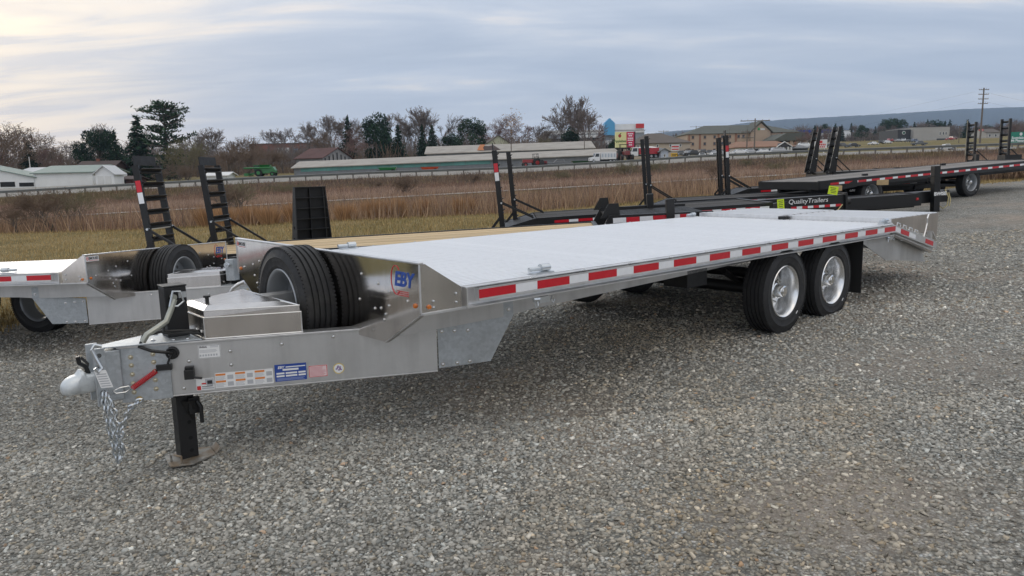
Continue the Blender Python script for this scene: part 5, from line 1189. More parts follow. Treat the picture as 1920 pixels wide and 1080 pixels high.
for i in range(6): m.box((-9+3.1*i)*k, (-7+3.1*i)*k, -.07, -.051, -2.5*k, .3*k)
for i in range(5): m.box((-8+3.3*i)*k, (-6+3.3*i)*k, -.07, -.051, -6.5*k, -4*k)
m.build('sign_print', STICK_R, T, kind='stuff')
q = at(1921, 257, 97); k = 97/F_PX; T = thing('road_sign', 'green highway direction sign with white lettering at the right edge', 'sign', q, R(6))
m = MB(); m.box(-29*k, 29*k, -.04, .04, -10*k, 9.5*k); m.build('panel', pmat('highway_green', (.01, .20, .13), .45), T)
lettering('sign_lettering', 'Scottdale', T, (-26*k, -.05, -1.2*k), (1, 0, 0), (0, 0, 1), 6.4*k, LETTER, bold=.01, extrude=.004, align='LEFT'); lettering('sign_lettering', 'Mt Pleasant', T, (-27*k, -.05, -6.3*k), (1, 0, 0), (0, 0, 1), 6.2*k, LETTER, bold=.01, extrude=.004, align='LEFT')
m = MB(); m.cyl((-8*k, -.045, 5.6*k), (-8*k, -.055, 5.6*k), 3*k, 12); m.build('route_shield', WHT2, T)
for s in (-22, 20): m = MB(); m.box(s*k-.08, s*k+.08, .05, .2, -30*k, 9*k); m.build('post', STEELG, T)
# guardrail along the near shoulder
GR = thing('guardrail', 'long steel guardrail on posts along the near side of the highway', 'guardrail', (0, 0, 0))
gx_ = np.arange(-72, 72, 1.9); gd = 88.9
pz = terr(gx_, np.full_like(gx_, gd))
m = MB(); 
prof = [(-.0, .15), (-.07, .10), (-.07, .03), (-.0, 0), (-.07, -.03), (-.07, -.10), (.0, -.15)]
secs = []
for x_, z_ in zip(gx_, pz):
    o = [(x_, gd-.14+py_, z_+.60+pz_) for py_, pz_ in prof]; secs.append(o+[(a, b_+.006, c_) for a, b_, c_ in o[::-1]])
m.loft(secs); m.build('rail', STEELG, GR)
pm = MB().box(-.075, .075, -.06, .10, -.5, .75).mesh('post', WOODP)
for x_, z_ in zip(gx_, pz): link('post', pm, GR, loc=(x_, gd, z_))
# poles
def pole(label, px, ytop, ybot, d, arms=1, r=.14, lean=0., mat=POLE, wires=False, arm=1.2, cat='utility pole'):
    a = at(px, ybot, d); b_ = at(px, ytop, d); H = b_.z-a.z
    T = thing('utility_pole', label, cat, a); T.rotation_euler = (0, lean, 0)
    m = MB(); m.cyl((0, 0, -1.), (0, 0, H), r, 8, r*.65); m.build('shaft', mat, T)
    for i in range(arms):
        m = MB(); z = H-.35-.9*i; m.box(-arm, arm, -.08, .02, z-.06, z+.06); m.build('cross_arm', mat, T)
        m = MB()
        for s in (-.95, -.5, .5, .95): m.cyl((s*arm, -.03, z+.06), (s*arm, -.03, z+.22), .04, 6)
        m.build('insulator', pmat('porcelain', (.30, .30, .30), .3), T, kind='stuff')
    return T
pole('tall power pole with many side arms at the right, above the raised ladders', 1836, 165, 285, 150, arms=4, r=.2, arm=1.0)
pole('tall power pole with one crossarm in front of the hotel', 1414, 222, 292, 112, arms=1, r=.13, arm=2.2)
pole('double crossarm pole left of the hotel pole', 1400, 243, 291, 116, arms=2, r=.12, arm=1.0)
pole('pale slim pole standing in the dry reeds at the right', 1809, 226, 302, 74, arms=0, r=.05, mat=pmat('pale_pole', (.40, .36, .26), .8), cat='pole')
pole('thin pole in front of the pale yellow house', 959, 236, 300, 133, arms=0, r=.1, cat='pole')
pole('thin pole at the right end of the second tin shed', 1096, 258, 300, 131, arms=0, r=.09, cat='pole')
pole('short white pole behind the green roofed sheds', 57, 294, 318, 128, arms=0, r=.1, mat=pmat('pale_pole_b', (.55, .54, .52), .8), cat='pole')
pole('leaning grey pole at the left among bare trees', 32, 284, 318, 140, arms=0, r=.12, lean=R(-4), cat='pole')
pole('pole with transformer arms beyond the brown thicket', 478, 258, 290, 240, arms=2, r=.15, arm=.8)
pole('light pole with twin lamps left of the hotel', 1244, 244, 268, 230, arms=1, r=.1, arm=1.6, cat='light pole')
pole('power pole behind the hotel roof', 1305, 236, 260, 300, arms=1, r=.18, arm=2.4)
pole('flag pole rising from the hotel front', 1367, 241, 285, 150, arms=0, r=.06, cat='pole')
pole('slim red mast left of the white warehouse', 1532, 239, 264, 240, arms=0, r=.12, mat=BRICK, cat='mast')
pole('slim lamp post below the white warehouse', 1571, 252, 272, 200, arms=0, r=.08, cat='lamp post')
pole('slim pole right of the beige block building', 1797, 236, 275, 170, arms=0, r=.09, cat='pole')
# wires from the tall pole
wr = MB(); a = at(1836, 172, 150)
for dz_ in (0, -1.8):
    for s in (1,):
        e_ = a+Vector((30, 4, -3.2)); pts = [a+Vector((.8, 0, dz_))+(e_-a)*t_+Vector((0, 0, -1.1*math.sin(math.pi*t_))) for t_ in np.linspace(0, 1, 9)]; wr.tube(pts, .010, 4)
    e_ = at(1100, 215, 330)+Vector((0, 0, dz_)); pts = [a+Vector((-.8, 0, dz_))+(e_-a)*t_+Vector((0, 0, -9*math.sin(math.pi*t_))) for t_ in np.linspace(0, 1, 17)]; wr.tube(pts, .008, 4)
o = wr.build('power_lines', pmat('wire', (.05, .05, .055), .6), kind='stuff'); tag(o, 'thin sagging power lines strung from the tall pole', 'power lines')
# ------------------------------------------------------------------ vehicles
VM = {}
def paint(c): return pmat('car_paint_%02d%02d%02d' % tuple(int(v*99) for v in c), c, .3, coat=.4)
def car_meshes(kind):
    if kind in VM: return VM[kind]
    b = MB(); g = MB()
    L, wd_ = {'sedan': (4.5, 1.75), 'suv': (4.7, 1.85), 'pickup': (5.5, 1.95), 'van': (5.2, 2.)}[kind]
    if kind == 'sedan': prof = [(-2.25, .35), (-2.25, .75), (-1.5, .85), (-.9, .92), (.9, .92), (1.5, .85), (2.25, .72), (2.25, .35)]; cab = [(-1.55, .88), (-.85, 1.40), (.55, 1.42), (1.25, .90)]
    elif kind == 'suv': prof = [(-2.3, .42), (-2.35, .95), (-1.3, 1.05), (1.3, 1.08), (2.3, 1.0), (2.35, .42)]; cab = [(-1.35, 1.04), (-.75, 1.68), (1.9, 1.70), (2.25, 1.03)]
    elif kind == 'pickup': prof = [(-2.75, .5), (-2.75, 1.05), (-1.4, 1.12), (2.75, 1.12), (2.75, .5)]; cab = [(-1.45, 1.10), (-.85, 1.80), (.75, 1.82), (1.05, 1.10)]
    else: prof = [(-2.6, .45), (-2.6, 1.1), (-1.7, 1.2), (2.6, 1.2), (2.6, .45)]; cab = [(-1.8, 1.18), (-1.2, 2.0), (2.5, 2.05), (2.6, 1.18)]
    b.prism([(x, -wd_/2, z) for x, z in prof], (0, wd_, 0))
    iw = wd_/2-.16
    ct = []
    for y_ in (-1, 1):
        ct.append([(x, y_*(wd_/2-.05 if z < 1.15 and i in (0, 3) else iw), z) for i, (x, z) in enumerate(cab)])
    b.loft([ct[0], ct[1]])
    def ins(f): 
        cx = sum(x for x, z in cab)/4; cz = sum(z for x, z in cab)/4
        return [(cx+(x-cx)*f, cz+(z-cz)*f) for x, z in cab]
    for y_ in (-1, 1):
        P = ins(.78); g.prism([(x, y_*(wd_/2-.075), z) if i in (0, 3) else (x, y_*(iw+.012), z) for i, (x, z) in enumerate(P)], (0, y_*.004, 0))
    (xa, za), (xb, zb) = cab[0], cab[1]; n_ = Vector((-(zb-za), 0, xb-xa)).normalized()*.012
    g.prism([Vector((xa+(xb-xa)*.12, -iw*.9, za+(zb-za)*.12))+n_, Vector((xa+(xb-xa)*.12, iw*.9, za+(zb-za)*.12))+n_, Vector((xa+(xb-xa)*.92, iw*.85, za+(zb-za)*.92))+n_, Vector((xa+(xb-xa)*.92, -iw*.85, za+(zb-za)*.92))+n_], n_*.3)
    wh = MB(); r_ = .34 if kind != 'pickup' else .39; wh.cyl((0, -.11, 0), (0, .11, 0), r_, 14); rm = MB(); rm.cyl((0, -.115, 0), (0, .115, 0), r_*.6, 12)
    hl = MB(); hl.box(-L/2-.02, -L/2+.06, -.12, .12, -.07, .07)
    VM[kind] = (b, g.mesh('window', GLASS), wh.mesh('wheel', RUBBER_D), rm.mesh('rim', GREY_RIM), hl.mesh('headlight', CHROME), L, wd_, r_)
    return VM[kind]
def car(kind, label, px, py, d, col, yaw, group=None, cat='car', s=.56, z_on=False):
    b, g, wh, rm, hl, L, wd_, r_ = car_meshes(kind); q = at(px, py, d)
    T = thing('parked_'+('truck' if kind == 'pickup' else 'car'), label, cat, q, yaw, group); T.scale = (s,)*3
    o = b.build('body', paint(col), T, bevel=.05); link('window', g, T)
    for x_ in (-L*.31, L*.31):
        for y_ in (-wd_/2+.1, wd_/2-.1): w1 = link('wheel', wh, T, loc=(x_, y_, r_)); link('rim', rm, w1)
    for y_ in (-wd_*.33, wd_*.33): link('headlight', hl, T, loc=(0, y_, .72))
    return T
WHITEC, SILV, GREYC, BLK, REDC, BLUEC, TANC = (.72, .73, .74), (.42, .43, .45), (.10, .105, .11), (.02, .02, .022), (.35, .03, .03), (.05, .08, .16), (.36, .31, .25)
def row(kindcol, desc, pts, yaws, group):
    for i, ((kind, col, cn), (px, py, d)) in enumerate(zip(kindcol, pts)):
        car(kind, f'{cn} {desc}, {ORD[i]} from left', px, py, d, col, yaws[i % len(yaws)], group, 'truck' if kind == 'pickup' else 'car')
rk = [('suv', GREYC, 'dark grey car'), ('sedan', SILV, 'silver car'), ('pickup', BLK, 'black pickup'), ('suv', BLK, 'black car'), ('sedan', WHITEC, 'white car'), ('sedan', GREYC, 'dark car'), ('suv', SILV, 'silver car'), ('sedan', WHITEC, 'white car')]
row(rk, 'parked left of the restaurant', [(1276, 294, 113), (1289, 291, 122), (1300, 294, 114), (1316, 291, 121), (1316, 297, 108), (1330, 290, 124), (1343, 293, 116), (1338, 297, 107)], [R(80), R(170), R(10), R(95)], 'cars parked in the lot by the restaurant')
rk = [('sedan', WHITEC, 'white car'), ('sedan', SILV, 'silver car'), ('sedan', WHITEC, 'white car'), ('suv', SILV, 'silver car')]
row(rk, 'parked before the white restaurant', [(1386, 291, 106), (1404, 290, 107), (1431, 290, 107), (1462, 289, 107)], [R(5), R(178)], 'cars parked before the restaurant')
rk = [('suv', WHITEC, 'white car'), ('pickup', BLK, 'black pickup'), ('suv', GREYC, 'dark car'), ('sedan', BLK, 'black car')]
row(rk, 'parked right of the restaurant', [(1510, 278, 130), (1560, 277, 140), (1578, 277, 142), (1600, 276, 145)], [R(170), R(5)], 'cars parked right of the restaurant')
rk = [('sedan', WHITEC, 'white car'), ('suv', BLK, 'black car'), ('sedan', WHITEC, 'white car'), ('suv', REDC, 'dark red car'), ('sedan', SILV, 'silver car'), ('suv', WHITEC, 'white car'), ('sedan', GREYC, 'grey car'), ('suv', BLUEC, 'dark blue car')]
row(rk, 'parked on the rise before the block building', [(1637, 272, 170), (1652, 270, 175), (1662, 269.5, 176), (1669, 266, 200), (1683, 266, 200), (1694, 266, 198), (1704, 266.5, 196), (1715, 267, 192)], [R(20), R(60), R(15), R(80)], 'cars parked before the block building')
car('pickup', 'dark flatbed truck parked below the beige block building', 1723, 273, 158, GREYC, R(175), cat='truck')
car('sedan', 'dark red car parked right of the beige block building', 1781, 263, 210, REDC, R(10)); car('suv', 'maroon car half hidden by the bank right of the block building', 1787, 262, 216, (.15, .03, .04), R(95))
pk = car('pickup', 'white pickup truck driving on the highway at the right', 1773, 281.5, 94, WHITEC, math.pi, cat='truck', s=.40)
m = MB(); m.box(-.9, 0, -.8, .8, 1.85, 1.95); m.build('ladder_rack', WHT2, pk)
# red dump truck, white box truck, tractor and farm machines
def truck(label, px, py, d, yaw, cabc, kind):
    T = thing('truck', label, 'truck', at(px, py, d), yaw)
    m = MB(); m.box(-3.6, 3.4, -.45, .45, .55, .85); m.build('chassis', BLACK_M, T)
    m = MB(); m.prism([(-3.7, -1.1, .6), (-3.7, -1.1, 1.35), (-2.5, -1.1, 1.5), (-2.2, -1.1, 2.35), (-1.0, -1.1, 2.4), (-1.0, -1.1, .6)], (0, 2.2, 0)); c_ = m.build('cab', paint(cabc), T, bevel=.06)
    for y_ in (-1.105, 1.09): m = MB(); m.prism([(-2.35, y_, 1.5), (-2.1, y_, 2.2), (-1.2, y_, 2.2), (-1.2, y_, 1.5)], (0, .015, 0)); m.build('side_window', GLASS, c_)
    m = MB(); m.prism([(-2.53, -.95, 1.55), (-2.25, -.95, 2.28), (-2.25, .95, 2.28), (-2.53, .95, 1.55)], (-.02, 0, .01)); m.build('windscreen', GLASS, c_)
    if kind == 'dump':
        m = MB(); m.prism([(-.8, -1.15, .95), (-.95, -1.15, 2.2), (3.6, -1.15, 2.2), (3.4, -1.15, .95)], (0, 2.3, 0)); b = m.build('dump_body', paint((.42, .01, .02)), T, bevel=.03)
        for i in range(6): m = MB(); m.box(-.6+.75*i, -.48+.75*i, -1.22, -1.151, .95, 2.18); m.build('side_rib', paint((.42, .01, .02)), b)
        m = MB(); m.sph((1.3, 0, 2.2), 2.2, 1.05, .35, 12, 6); m.build('load_cover', WHT2, T)
    else:
        m = MB(); m.box(-.8, 3.5, -1.15, 1.15, .95, 2.45); b = m.build('box_body', WHT2, T, bevel=.03)
        for i in range(5): m = MB(); m.box(-.55+.82*i, -.05+.82*i, -1.165, -1.151, 1.35, 2.15); m.build('side_panel', pmat('pale_blue_grey', (.42, .47, .52), .5), b)
    for x_ in (-2.7, 1.9, 2.9):
        for y_ in (-.95, .95): m = MB(); m.cyl((x_, y_-.15, .5), (x_, y_+.15, .5), .5, 14); w1 = m.build('wheel', RUBBER_D, T); m = MB(); m.cyl((x_, y_-.16, .5), (x_, y_+.16, .5), .27, 10); m.build('rim', GREY_RIM, w1)
    return T
truck('red dump truck with a white cover on its load near the billboard', 1203, 298, 114, R(3), WHITEC, 'dump').scale = (.70, .74, .74)
truck('white utility truck with a panelled box body before the long tin shed', 1130, 307, 101, R(4), WHITEC, 'box').scale = (.50, .62, .62)
car('pickup', 'dark pickup truck with trailer before the long tin shed', 1050, 314, 100, GREYC, R(3), cat='truck', s=.6)
def machine(label, px, py, d, col, yaw, kind, cat):
    T = thing(kind, label, cat, at(px, py, d), yaw); P_ = paint(col)
    if kind == 'combine':
        m = MB(); m.prism([(-1.5, -1.1, .6), (-1.5, -1.1, 1.7), (-.9, -1.1, 2.2), (2.2, -1.1, 2.2), (2.6, -1.1, 1.4), (2.6, -1.1, .8)], (0, 2.2, 0)); m.build('body', P_, T, bevel=.05)
        m = MB(); m.box(-2.2, -1.0, -.8, .8, 1.3, 2.5); c_ = m.build('cab', pmat('combine_cab', (.01, .06, .03), .3), T, bevel=.08); m = MB(); m.box(-2.3, -.9, -.9, .9, 2.5, 2.62); m.build('cab_roof', P_, T, bevel=.03)
        m = MB(); m.prism([(-.6, -1, 2.2), (-.9, -1.3, 2.65), (1.6, -1.3, 2.65), (1.3, -1, 2.2)], (0, 2.2, 0)); m.build('grain_tank', P_, T)
        m = MB(); m.tube([(1.6, -1.2, 1.9), (.2, -1.5, 2.0), (-4.2, -1.7, 1.95)], .16, 8); m.build('unload_auger', P_, T)
        m = MB(); m.box(-4.0, -3.2, -2.6, 2.6, .15, .8); m.prism([(-3.2, -.5, .3), (-3.2, -.5, .7), (-1.5, -.5, 1.2), (-1.5, -.5, .8)], (0, 1, 0)); m.build('header', P_, T)
        for (x_, r_) in ((-1.1, .85), (2.0, .55)):
            for y_ in (-1.2, 1.2): m = MB(); m.cyl((x_, y_-.25, r_), (x_, y_+.25, r_), r_, 16); w1 = m.build('wheel', RUBBER_D, T); m = MB(); m.cyl((x_, y_-.27, r_), (x_, y_+.27, r_), r_*.5, 12); m.build('rim', P_, w1)
    elif kind == 'tractor':
        m = MB(); m.box(-1.6, .4, -.35, .35, .75, 1.35); m.build('bonnet', P_, T, bevel=.05); m = MB(); m.box(.3, 1.3, -.6, .6, .7, 1.2); m.build('seat_deck', BLACK_M, T)
        m = MB()
        for y_ in (-.55, .55): m.bar((.4, y_, 1.2), (.45, y_, 2.3), .07, .07); m.bar((1.25, y_, 1.2), (1.2, y_, 2.3), .07, .07)
        m.box(.3, 1.3, -.65, .65, 2.3, 2.36); m.build('roll_frame', BLACK_M, T)
        for (x_, r_) in ((-1.2, .42), (1., .75)):
            for y_ in (-.75, .75): m = MB(); m.cyl((x_, y_-.18, r_), (x_, y_+.18, r_), r_, 16); w1 = m.build('wheel', RUBBER_D, T); m = MB(); m.cyl((x_, y_-.19, r_), (x_, y_+.19, r_), r_*.5, 10); m.build('rim', P_, w1)
    else:
        m = MB(); m.prism([(-1.6, -.7, .35), (-2.0, -.9, .95), (2.0, -.9, .95), (1.6, -.7, .35)], (0, 1.5, 0)); m.build('hopper', P_, T); m = MB(); m.box(-2.4, 2.2, -.06, .06, .28, .36); m.build('frame', BLACK_M, T)
        m = MB(); m.box(-1.9, 1.9, -.85, .55, .955, .99); m.build('cover', pmat('machine_cover', (.45, .55, .47), .6) if col[1] > .1 else P_, T)
        for y_ in (-.8, .9): m = MB(); m.cyl((1.2, y_-.08, .3), (1.2, y_+.08, .3), .3, 12); m.build('wheel', RUBBER_D, T)
    return T
machine('green combine harvester with a long unloading auger on the grass by the tin shed', 497, 331, 106, (.015, .16, .03), R(4), 'combine', 'combine').scale = (.62,)*3
machine('green farm wagon parked before the long shed, right of centre ramp', 727, 322, 101, (.015, .17, .05), R(3), 'farm_wagon', 'wagon').scale = (.62,)*3
machine('dark green farm wagon parked beside the white utility truck', 1090, 311, 103, (.015, .07, .03), R(3), 'farm_wagon', 'wagon').scale = (.7,)*3
machine('orange red farm wagon parked low before the teal curtains', 806, 320, 101, (.50, .06, .02), R(3), 'farm_wagon', 'wagon').scale = (.62, .5, .5)
machine('red tractor parked before the tin shed, right of the ladder pair', 996, 313, 102, (.28, .02, .02), R(10), 'tractor', 'tractor').scale = (.75,)*3
machine('small red tractor with black seat beside the first red tractor', 1013, 313, 103, (.20, .02, .02), R(170), 'tractor', 'tractor').scale = (.6,)*3
machine('dark red tractor standing below the billboard', 1172, 301, 108, (.18, .02, .02), R(95), 'tractor', 'tractor')
o = MB().cyl((0, -.35, .6), (0, .35, .6), .6, 14).build('round_bale', pmat('black_wrap', (.02, .02, .02), .5)); o.location = at(1016.5+.0, 313, 100.5); o.scale = (.5, .5, .8); tag(o, 'black wrapped bale standing between the tractors and the dark pickup', 'bale')
# ------------------------------------------------------------------ trees
BARK = pmat('bark', (.135, .115, .10), .95, var=.2, vscale=3)
TWIG = pmat('twigs', (.165, .135, .120), .95, var=.2, vscale=.6)
TWIG_R = pmat('reddish_twigs', (.20, .125, .11), .95, var=.2, vscale=.6)
TWIG_B = pmat('brown_twigs', (.17, .12, .085), .95, var=.2, vscale=.6)
TWIG_G = pmat('olive_twigs', (.17, .15, .085), .95, var=.2, vscale=.6)
NEEDLE = attr_mat('needles', (.022, .045, .026), .9, spec=.2)
NEEDLE2 = attr_mat('needles_pine', (.035, .062, .035), .9, spec=.2)
LEAFY = attr_mat('brown_leaves', (.19, .11, .045), .9, spec=.2)
def tubes_np(segs, n=3):
    """segs: list of (p, q, r0, r1) -> vertices, quads"""
    A = np.array([s[0] for s in segs]); B = np.array([s[1] for s in segs]); r0 = np.array([s[2] for s in segs]); r1 = np.array([s[3] for s in segs])
    d = B-A; d /= np.linalg.norm(d, axis=1, keepdims=True)+1e-9
    ref = np.where(np.abs(d[:, 2:3]) > .9, np.array([[1., 0, 0]]), np.array([[0, 0, 1.]])); s_ = np.cross(d, ref); s_ /= np.linalg.norm(s_, axis=1, keepdims=True)+1e-9; u = np.cross(d, s_)
    V = []
    for P, r in ((A, r0), (B, r1)):
        for k in range(n):
            t = 2*np.pi*k/n; V.append(P+(s_*np.cos(t)+u*np.sin(t))*r[:, None])
    V = np.stack(V, 1); N = len(segs)
    F = np.array([(k, (k+1) % n, n+(k+1) % n, n+k) for k in range(n)])
    return V.reshape(-1, 3), (F[None]+(np.arange(N)*2*n)[:, None, None]).reshape(-1, 4)
def bare_segs(rng, H, spread, trunkf=.25, multi=1, levels=5, upright=.5, dens=1.):
    tr, tw = [], []
    def grow(p, d, L, r, lev):
        n = 3; segL = L/n
        for i in range(n):
            d = d+rng.normal(0, .10+.03*lev, 3); d[2] += .03*upright; d /= np.linalg.norm(d)
            q = p+d*segL; r1 = r*.86
            (tr if lev < 2 else tw).append((p, q, r, r1)); p = q; r = r1
            if lev < levels and (i > 0 or lev > 0):
                for _ in range(1 if rng.random() < .75*dens else 0):
                    a = rng.uniform(0, 2*np.pi); sd = np.array([np.cos(a), np.sin(a), 0]); sd = sd-d*sd.dot(d); sd /= np.linalg.norm(sd)+1e-9
                    sp = rng.uniform(.5, 1.0)*spread; nd = d*1.0+sd*sp+np.array([0, 0, .18*upright]); nd /= np.linalg.norm(nd)
                    grow(p.copy(), nd, L*rng.uniform(.55, .78), r*.62, lev+1)
        if lev < levels:
            for _ in range(2):
                a = rng.uniform(0, 2*np.pi); sd = np.array([np.cos(a), np.sin(a), rng.uniform(-.2, .3)]); nd = d+sd*.45*spread; nd /= np.linalg.norm(nd)
                grow(p.copy(), nd, L*rng.uniform(.6, .8), r*.72, lev+1)
    for m_ in range(multi):
        d0 = np.array([rng.normal(0, .12+.15*(multi > 1)), rng.normal(0, .12+.15*(multi > 1)), 1.]); d0 /= np.linalg.norm(d0)
        grow(np.array([rng.normal(0, .15)*(multi > 1), 0, -.8]), d0, H*(trunkf+.12), H*.018, 0)
    allz = max(s[1][2] for s in tw); k = H/allz
    sc = lambda S: [(a*k, b*k, r0, r1) for a, b, r0, r1 in S]
    return sc(tr), sc(tw)
def bare_variant(seed, H=10., spread=.9, tw=TWIG, minr=.022, **k):
    rng = np.random.default_rng(seed); a, b = bare_segs(rng, H, spread, **k)
    b = [(p, q, max(r0, minr), max(r1, minr*.8)) for p, q, r0, r1 in b]
    if len(b) > 4200: 
        keep = sorted(rng.permutation(len(b))[:4200]); b = [b[i] for i in keep]
    V, F = tubes_np(a, 5); mt = npmesh('trunk', V, F, BARK)
    V, F = tubes_np(b, 3); mc = npmesh('crown', V, F, tw); return mt, mc, H
def cards(rng, C, Dr, size_, flat=.5):
    """thin triangles at points C pointing along Dr"""
    n = len(C); d = Dr+rng.normal(0, flat, (n, 3)); d /= np.linalg.norm(d, axis=1, keepdims=True)
    s_ = np.cross(d, rng.normal(0, 1, (n, 3))); s_ /= np.linalg.norm(s_, axis=1, keepdims=True); L = size_*rng.uniform(.6, 1.3, n)
    V = np.stack([C-s_*L[:, None]*.30, C+s_*L[:, None]*.30, C+d*L[:, None]], 1).reshape(-1, 3); return V, np.arange(3*n).reshape(-1, 3)
def conifer_variant(seed, H=10., w=.30, mat=NEEDLE, n_wh=26, droop=.35, ragged=.25, base_=.06, card=.55, dens=1., shape=1.):
    rng = np.random.default_rng(seed); C, D, segs = [], [], []
    for i in range(n_wh):
        f = i/(n_wh-1); z = H*(base_+(1-base_)*f); Rr = H*w*(1-f)**shape*.95+.12
        nb = max(4, int((9-4*f)))
        a0 = rng.uniform(0, 6.28)
        for j in range(nb):
            a = a0+6.28*j/nb+rng.normal(0, .2); L = Rr*rng.uniform(1-ragged*1.6, 1+ragged*.5)
            tip = np.array([math.cos(a)*L, math.sin(a)*L, z-droop*L+rng.normal(0, .15)]); st = np.array([0, 0, z])
            segs.append((st, tip, .035*H/10, .01))
            m_ = max(4, int(15*dens*L/(H*.22)+3))
            for q in rng.uniform(.15, 1, m_):
                p = st+(tip-st)*q; sd = rng.normal(0, .15*L*(.4+q)*.7+.05, 3); sd[2] *= .4; C.append(p+sd); D.append((tip-st)/L+np.array([0, 0, -.25]))
    C = np.array(C); D = np.array(D); V, F = cards(rng, C, D, card*H/10, .55)
    tone = np.repeat(np.exp(rng.normal(0, .32, len(C)))[:, None]*np.array([1, 1, 1.]), 3, 0)
    mc = npmesh('crown', V, F, mat, tone)
    tv, tf = tubes_np([(np.array([0, 0, -.8]), np.array([0, 0, H*.5]), .022*H, .014*H), (np.array([0, 0, H*.5]), np.array([0, 0, H*.98]), .014*H, .003*H)]+segs, 5); return npmesh('trunk', tv, tf, BARK), mc, H
def broad_variant(seed, H=10., w=.42, mat=NEEDLE, n=5200, lumps=30, card=.42, base_=.08):
    rng = np.random.default_rng(seed); L = []
    for i in range(lumps):
        f = rng.uniform(0, 1)**.8; a = rng.uniform(0, 6.28); rr = H*w*math.sqrt(max(0, 1-((f-.35)/.68)**2))*rng.uniform(.45, .88); L.append((math.cos(a)*rr, math.sin(a)*rr, H*(base_+(.93-base_)*f), H*rng.uniform(.09, .16)))
    L = np.array(L); idx = rng.integers(0, lumps, n); d = rng.normal(0, 1, (n, 3)); d /= np.linalg.norm(d, axis=1, keepdims=True)
    C = L[idx, :3]+d*L[idx, 3:]*rng.uniform(.55, 1.05, (n, 1)); V, F = cards(rng, C, d+np.array([0, 0, .3]), card*H/10, .6)
    lt = np.exp(rng.normal(0, .2, lumps))[idx]; tone = np.repeat((lt*np.exp(rng.normal(0, .3, n)))[:, None]*np.ones(3), 3, 0)
    tv, tf = tubes_np([(np.array([0, 0, -.8]), np.array([0, 0, H*.75]), .03*H, .01*H)]+[(np.array([0, 0, l[2]*.6]), l[:3], .010*H, .004*H) for l in L], 5)
    return npmesh('trunk', tv, tf, BARK), npmesh('crown', V, F, mat, tone), H
def white_pine_variant(seed, H=10.):
    rng = np.random.default_rng(seed); C, D, segs = [], [], []
    z = .10
    lim = [(.10, .18), (.15, .20), (.20, .20), (.25, .21), (.30, .19), (.36, .18), (.42, .16), (.47, .24), (.52, .33), (.56, .20), (.62, .24), (.68, .22), (.74, .27), (.79, .24), (.84, .26), (.89, .22), (.93, .18), (.965, .13)]
    for f, w in lim:
        nb = 6
        for j in range(nb):
            a = rng.uniform(0, 6.28) if j else (0 if f in (.52,) else rng.uniform(0, 6.28)); L = H*w*rng.uniform(.55, 1.08)
            st = np.array([0, 0, H*f-.02*H]); tip = st+np.array([math.cos(a)*L, math.sin(a)*L, L*rng.uniform(.02, .34)*(1 if f > .45 else -.4)])
            segs.append((st, tip, .010*H, .003*H))
            for q in rng.uniform(.35, 1.05, int(36*L/(.22*H))+6):
                p = st+(tip-st)*q; s_ = rng.normal(0, 1, 3)*np.array([.026, .026, .009])*H; C.append(p+s_+np.array([0, 0, .012*H])); D.append((tip-st)/L*.6+np.array([0, 0, .5]))
    C = np.array(C); D = np.array(D); V, F = cards(rng, C, D, .34*H/10, .6); tone = np.repeat(np.exp(rng.normal(0, .35, len(C)))[:, None]*np.ones(3), 3, 0)
    tv, tf = tubes_np([(np.array([0, 0, -.8]), np.array([.01*H, 0, H*.5]), .022*H, .015*H), (np.array([.01*H, 0, H*.5]), np.array([0, 0, H*.97]), .015*H, .003*H)]+segs, 5)
    return npmesh('trunk', tv, tf, BARK), npmesh('crown', V, F, NEEDLE2, tone), H
VAR = {
 'bareA': bare_variant(1, dens=.85, minr=.028), 'bareB': bare_variant(2, spread=.75, upright=.9, dens=.8, minr=.03), 'bareC': bare_variant(3, spread=1.05, tw=TWIG_R), 'bareD': bare_variant(4, spread=.62, upright=1.2, trunkf=.34, dens=.74, minr=.032),
 'bareE': bare_variant(5, spread=.95, tw=TWIG_B, multi=2), 'round': bare_variant(6, spread=1.15, tw=TWIG_R, multi=2, trunkf=.14, levels=5), 'shrub': bare_variant(7, spread=1.1, tw=TWIG_B, multi=5, trunkf=.10, levels=4, minr=.03), 'shrubO': bare_variant(8, spread=1.0, tw=TWIG_G, multi=5, trunkf=.10, levels=4, minr=.03),
 'tall': bare_variant(9, spread=.52, upright=1.4, trunkf=.36, dens=.72, minr=.034),
 'spruce': conifer_variant(11), 'spruceB': conifer_variant(12, w=.24, ragged=.35), 'spruceC': conifer_variant(13, w=.34, ragged=.3, shape=.8), 'cedar': broad_variant(14, w=.36), 'yew': broad_variant(15, w=.52, lumps=40, n=6500), 'pineB': broad_variant(16, w=.46, lumps=26, mat=NEEDLE2, n=4200, base_=.25), 'wpine': white_pine_variant(17),
}
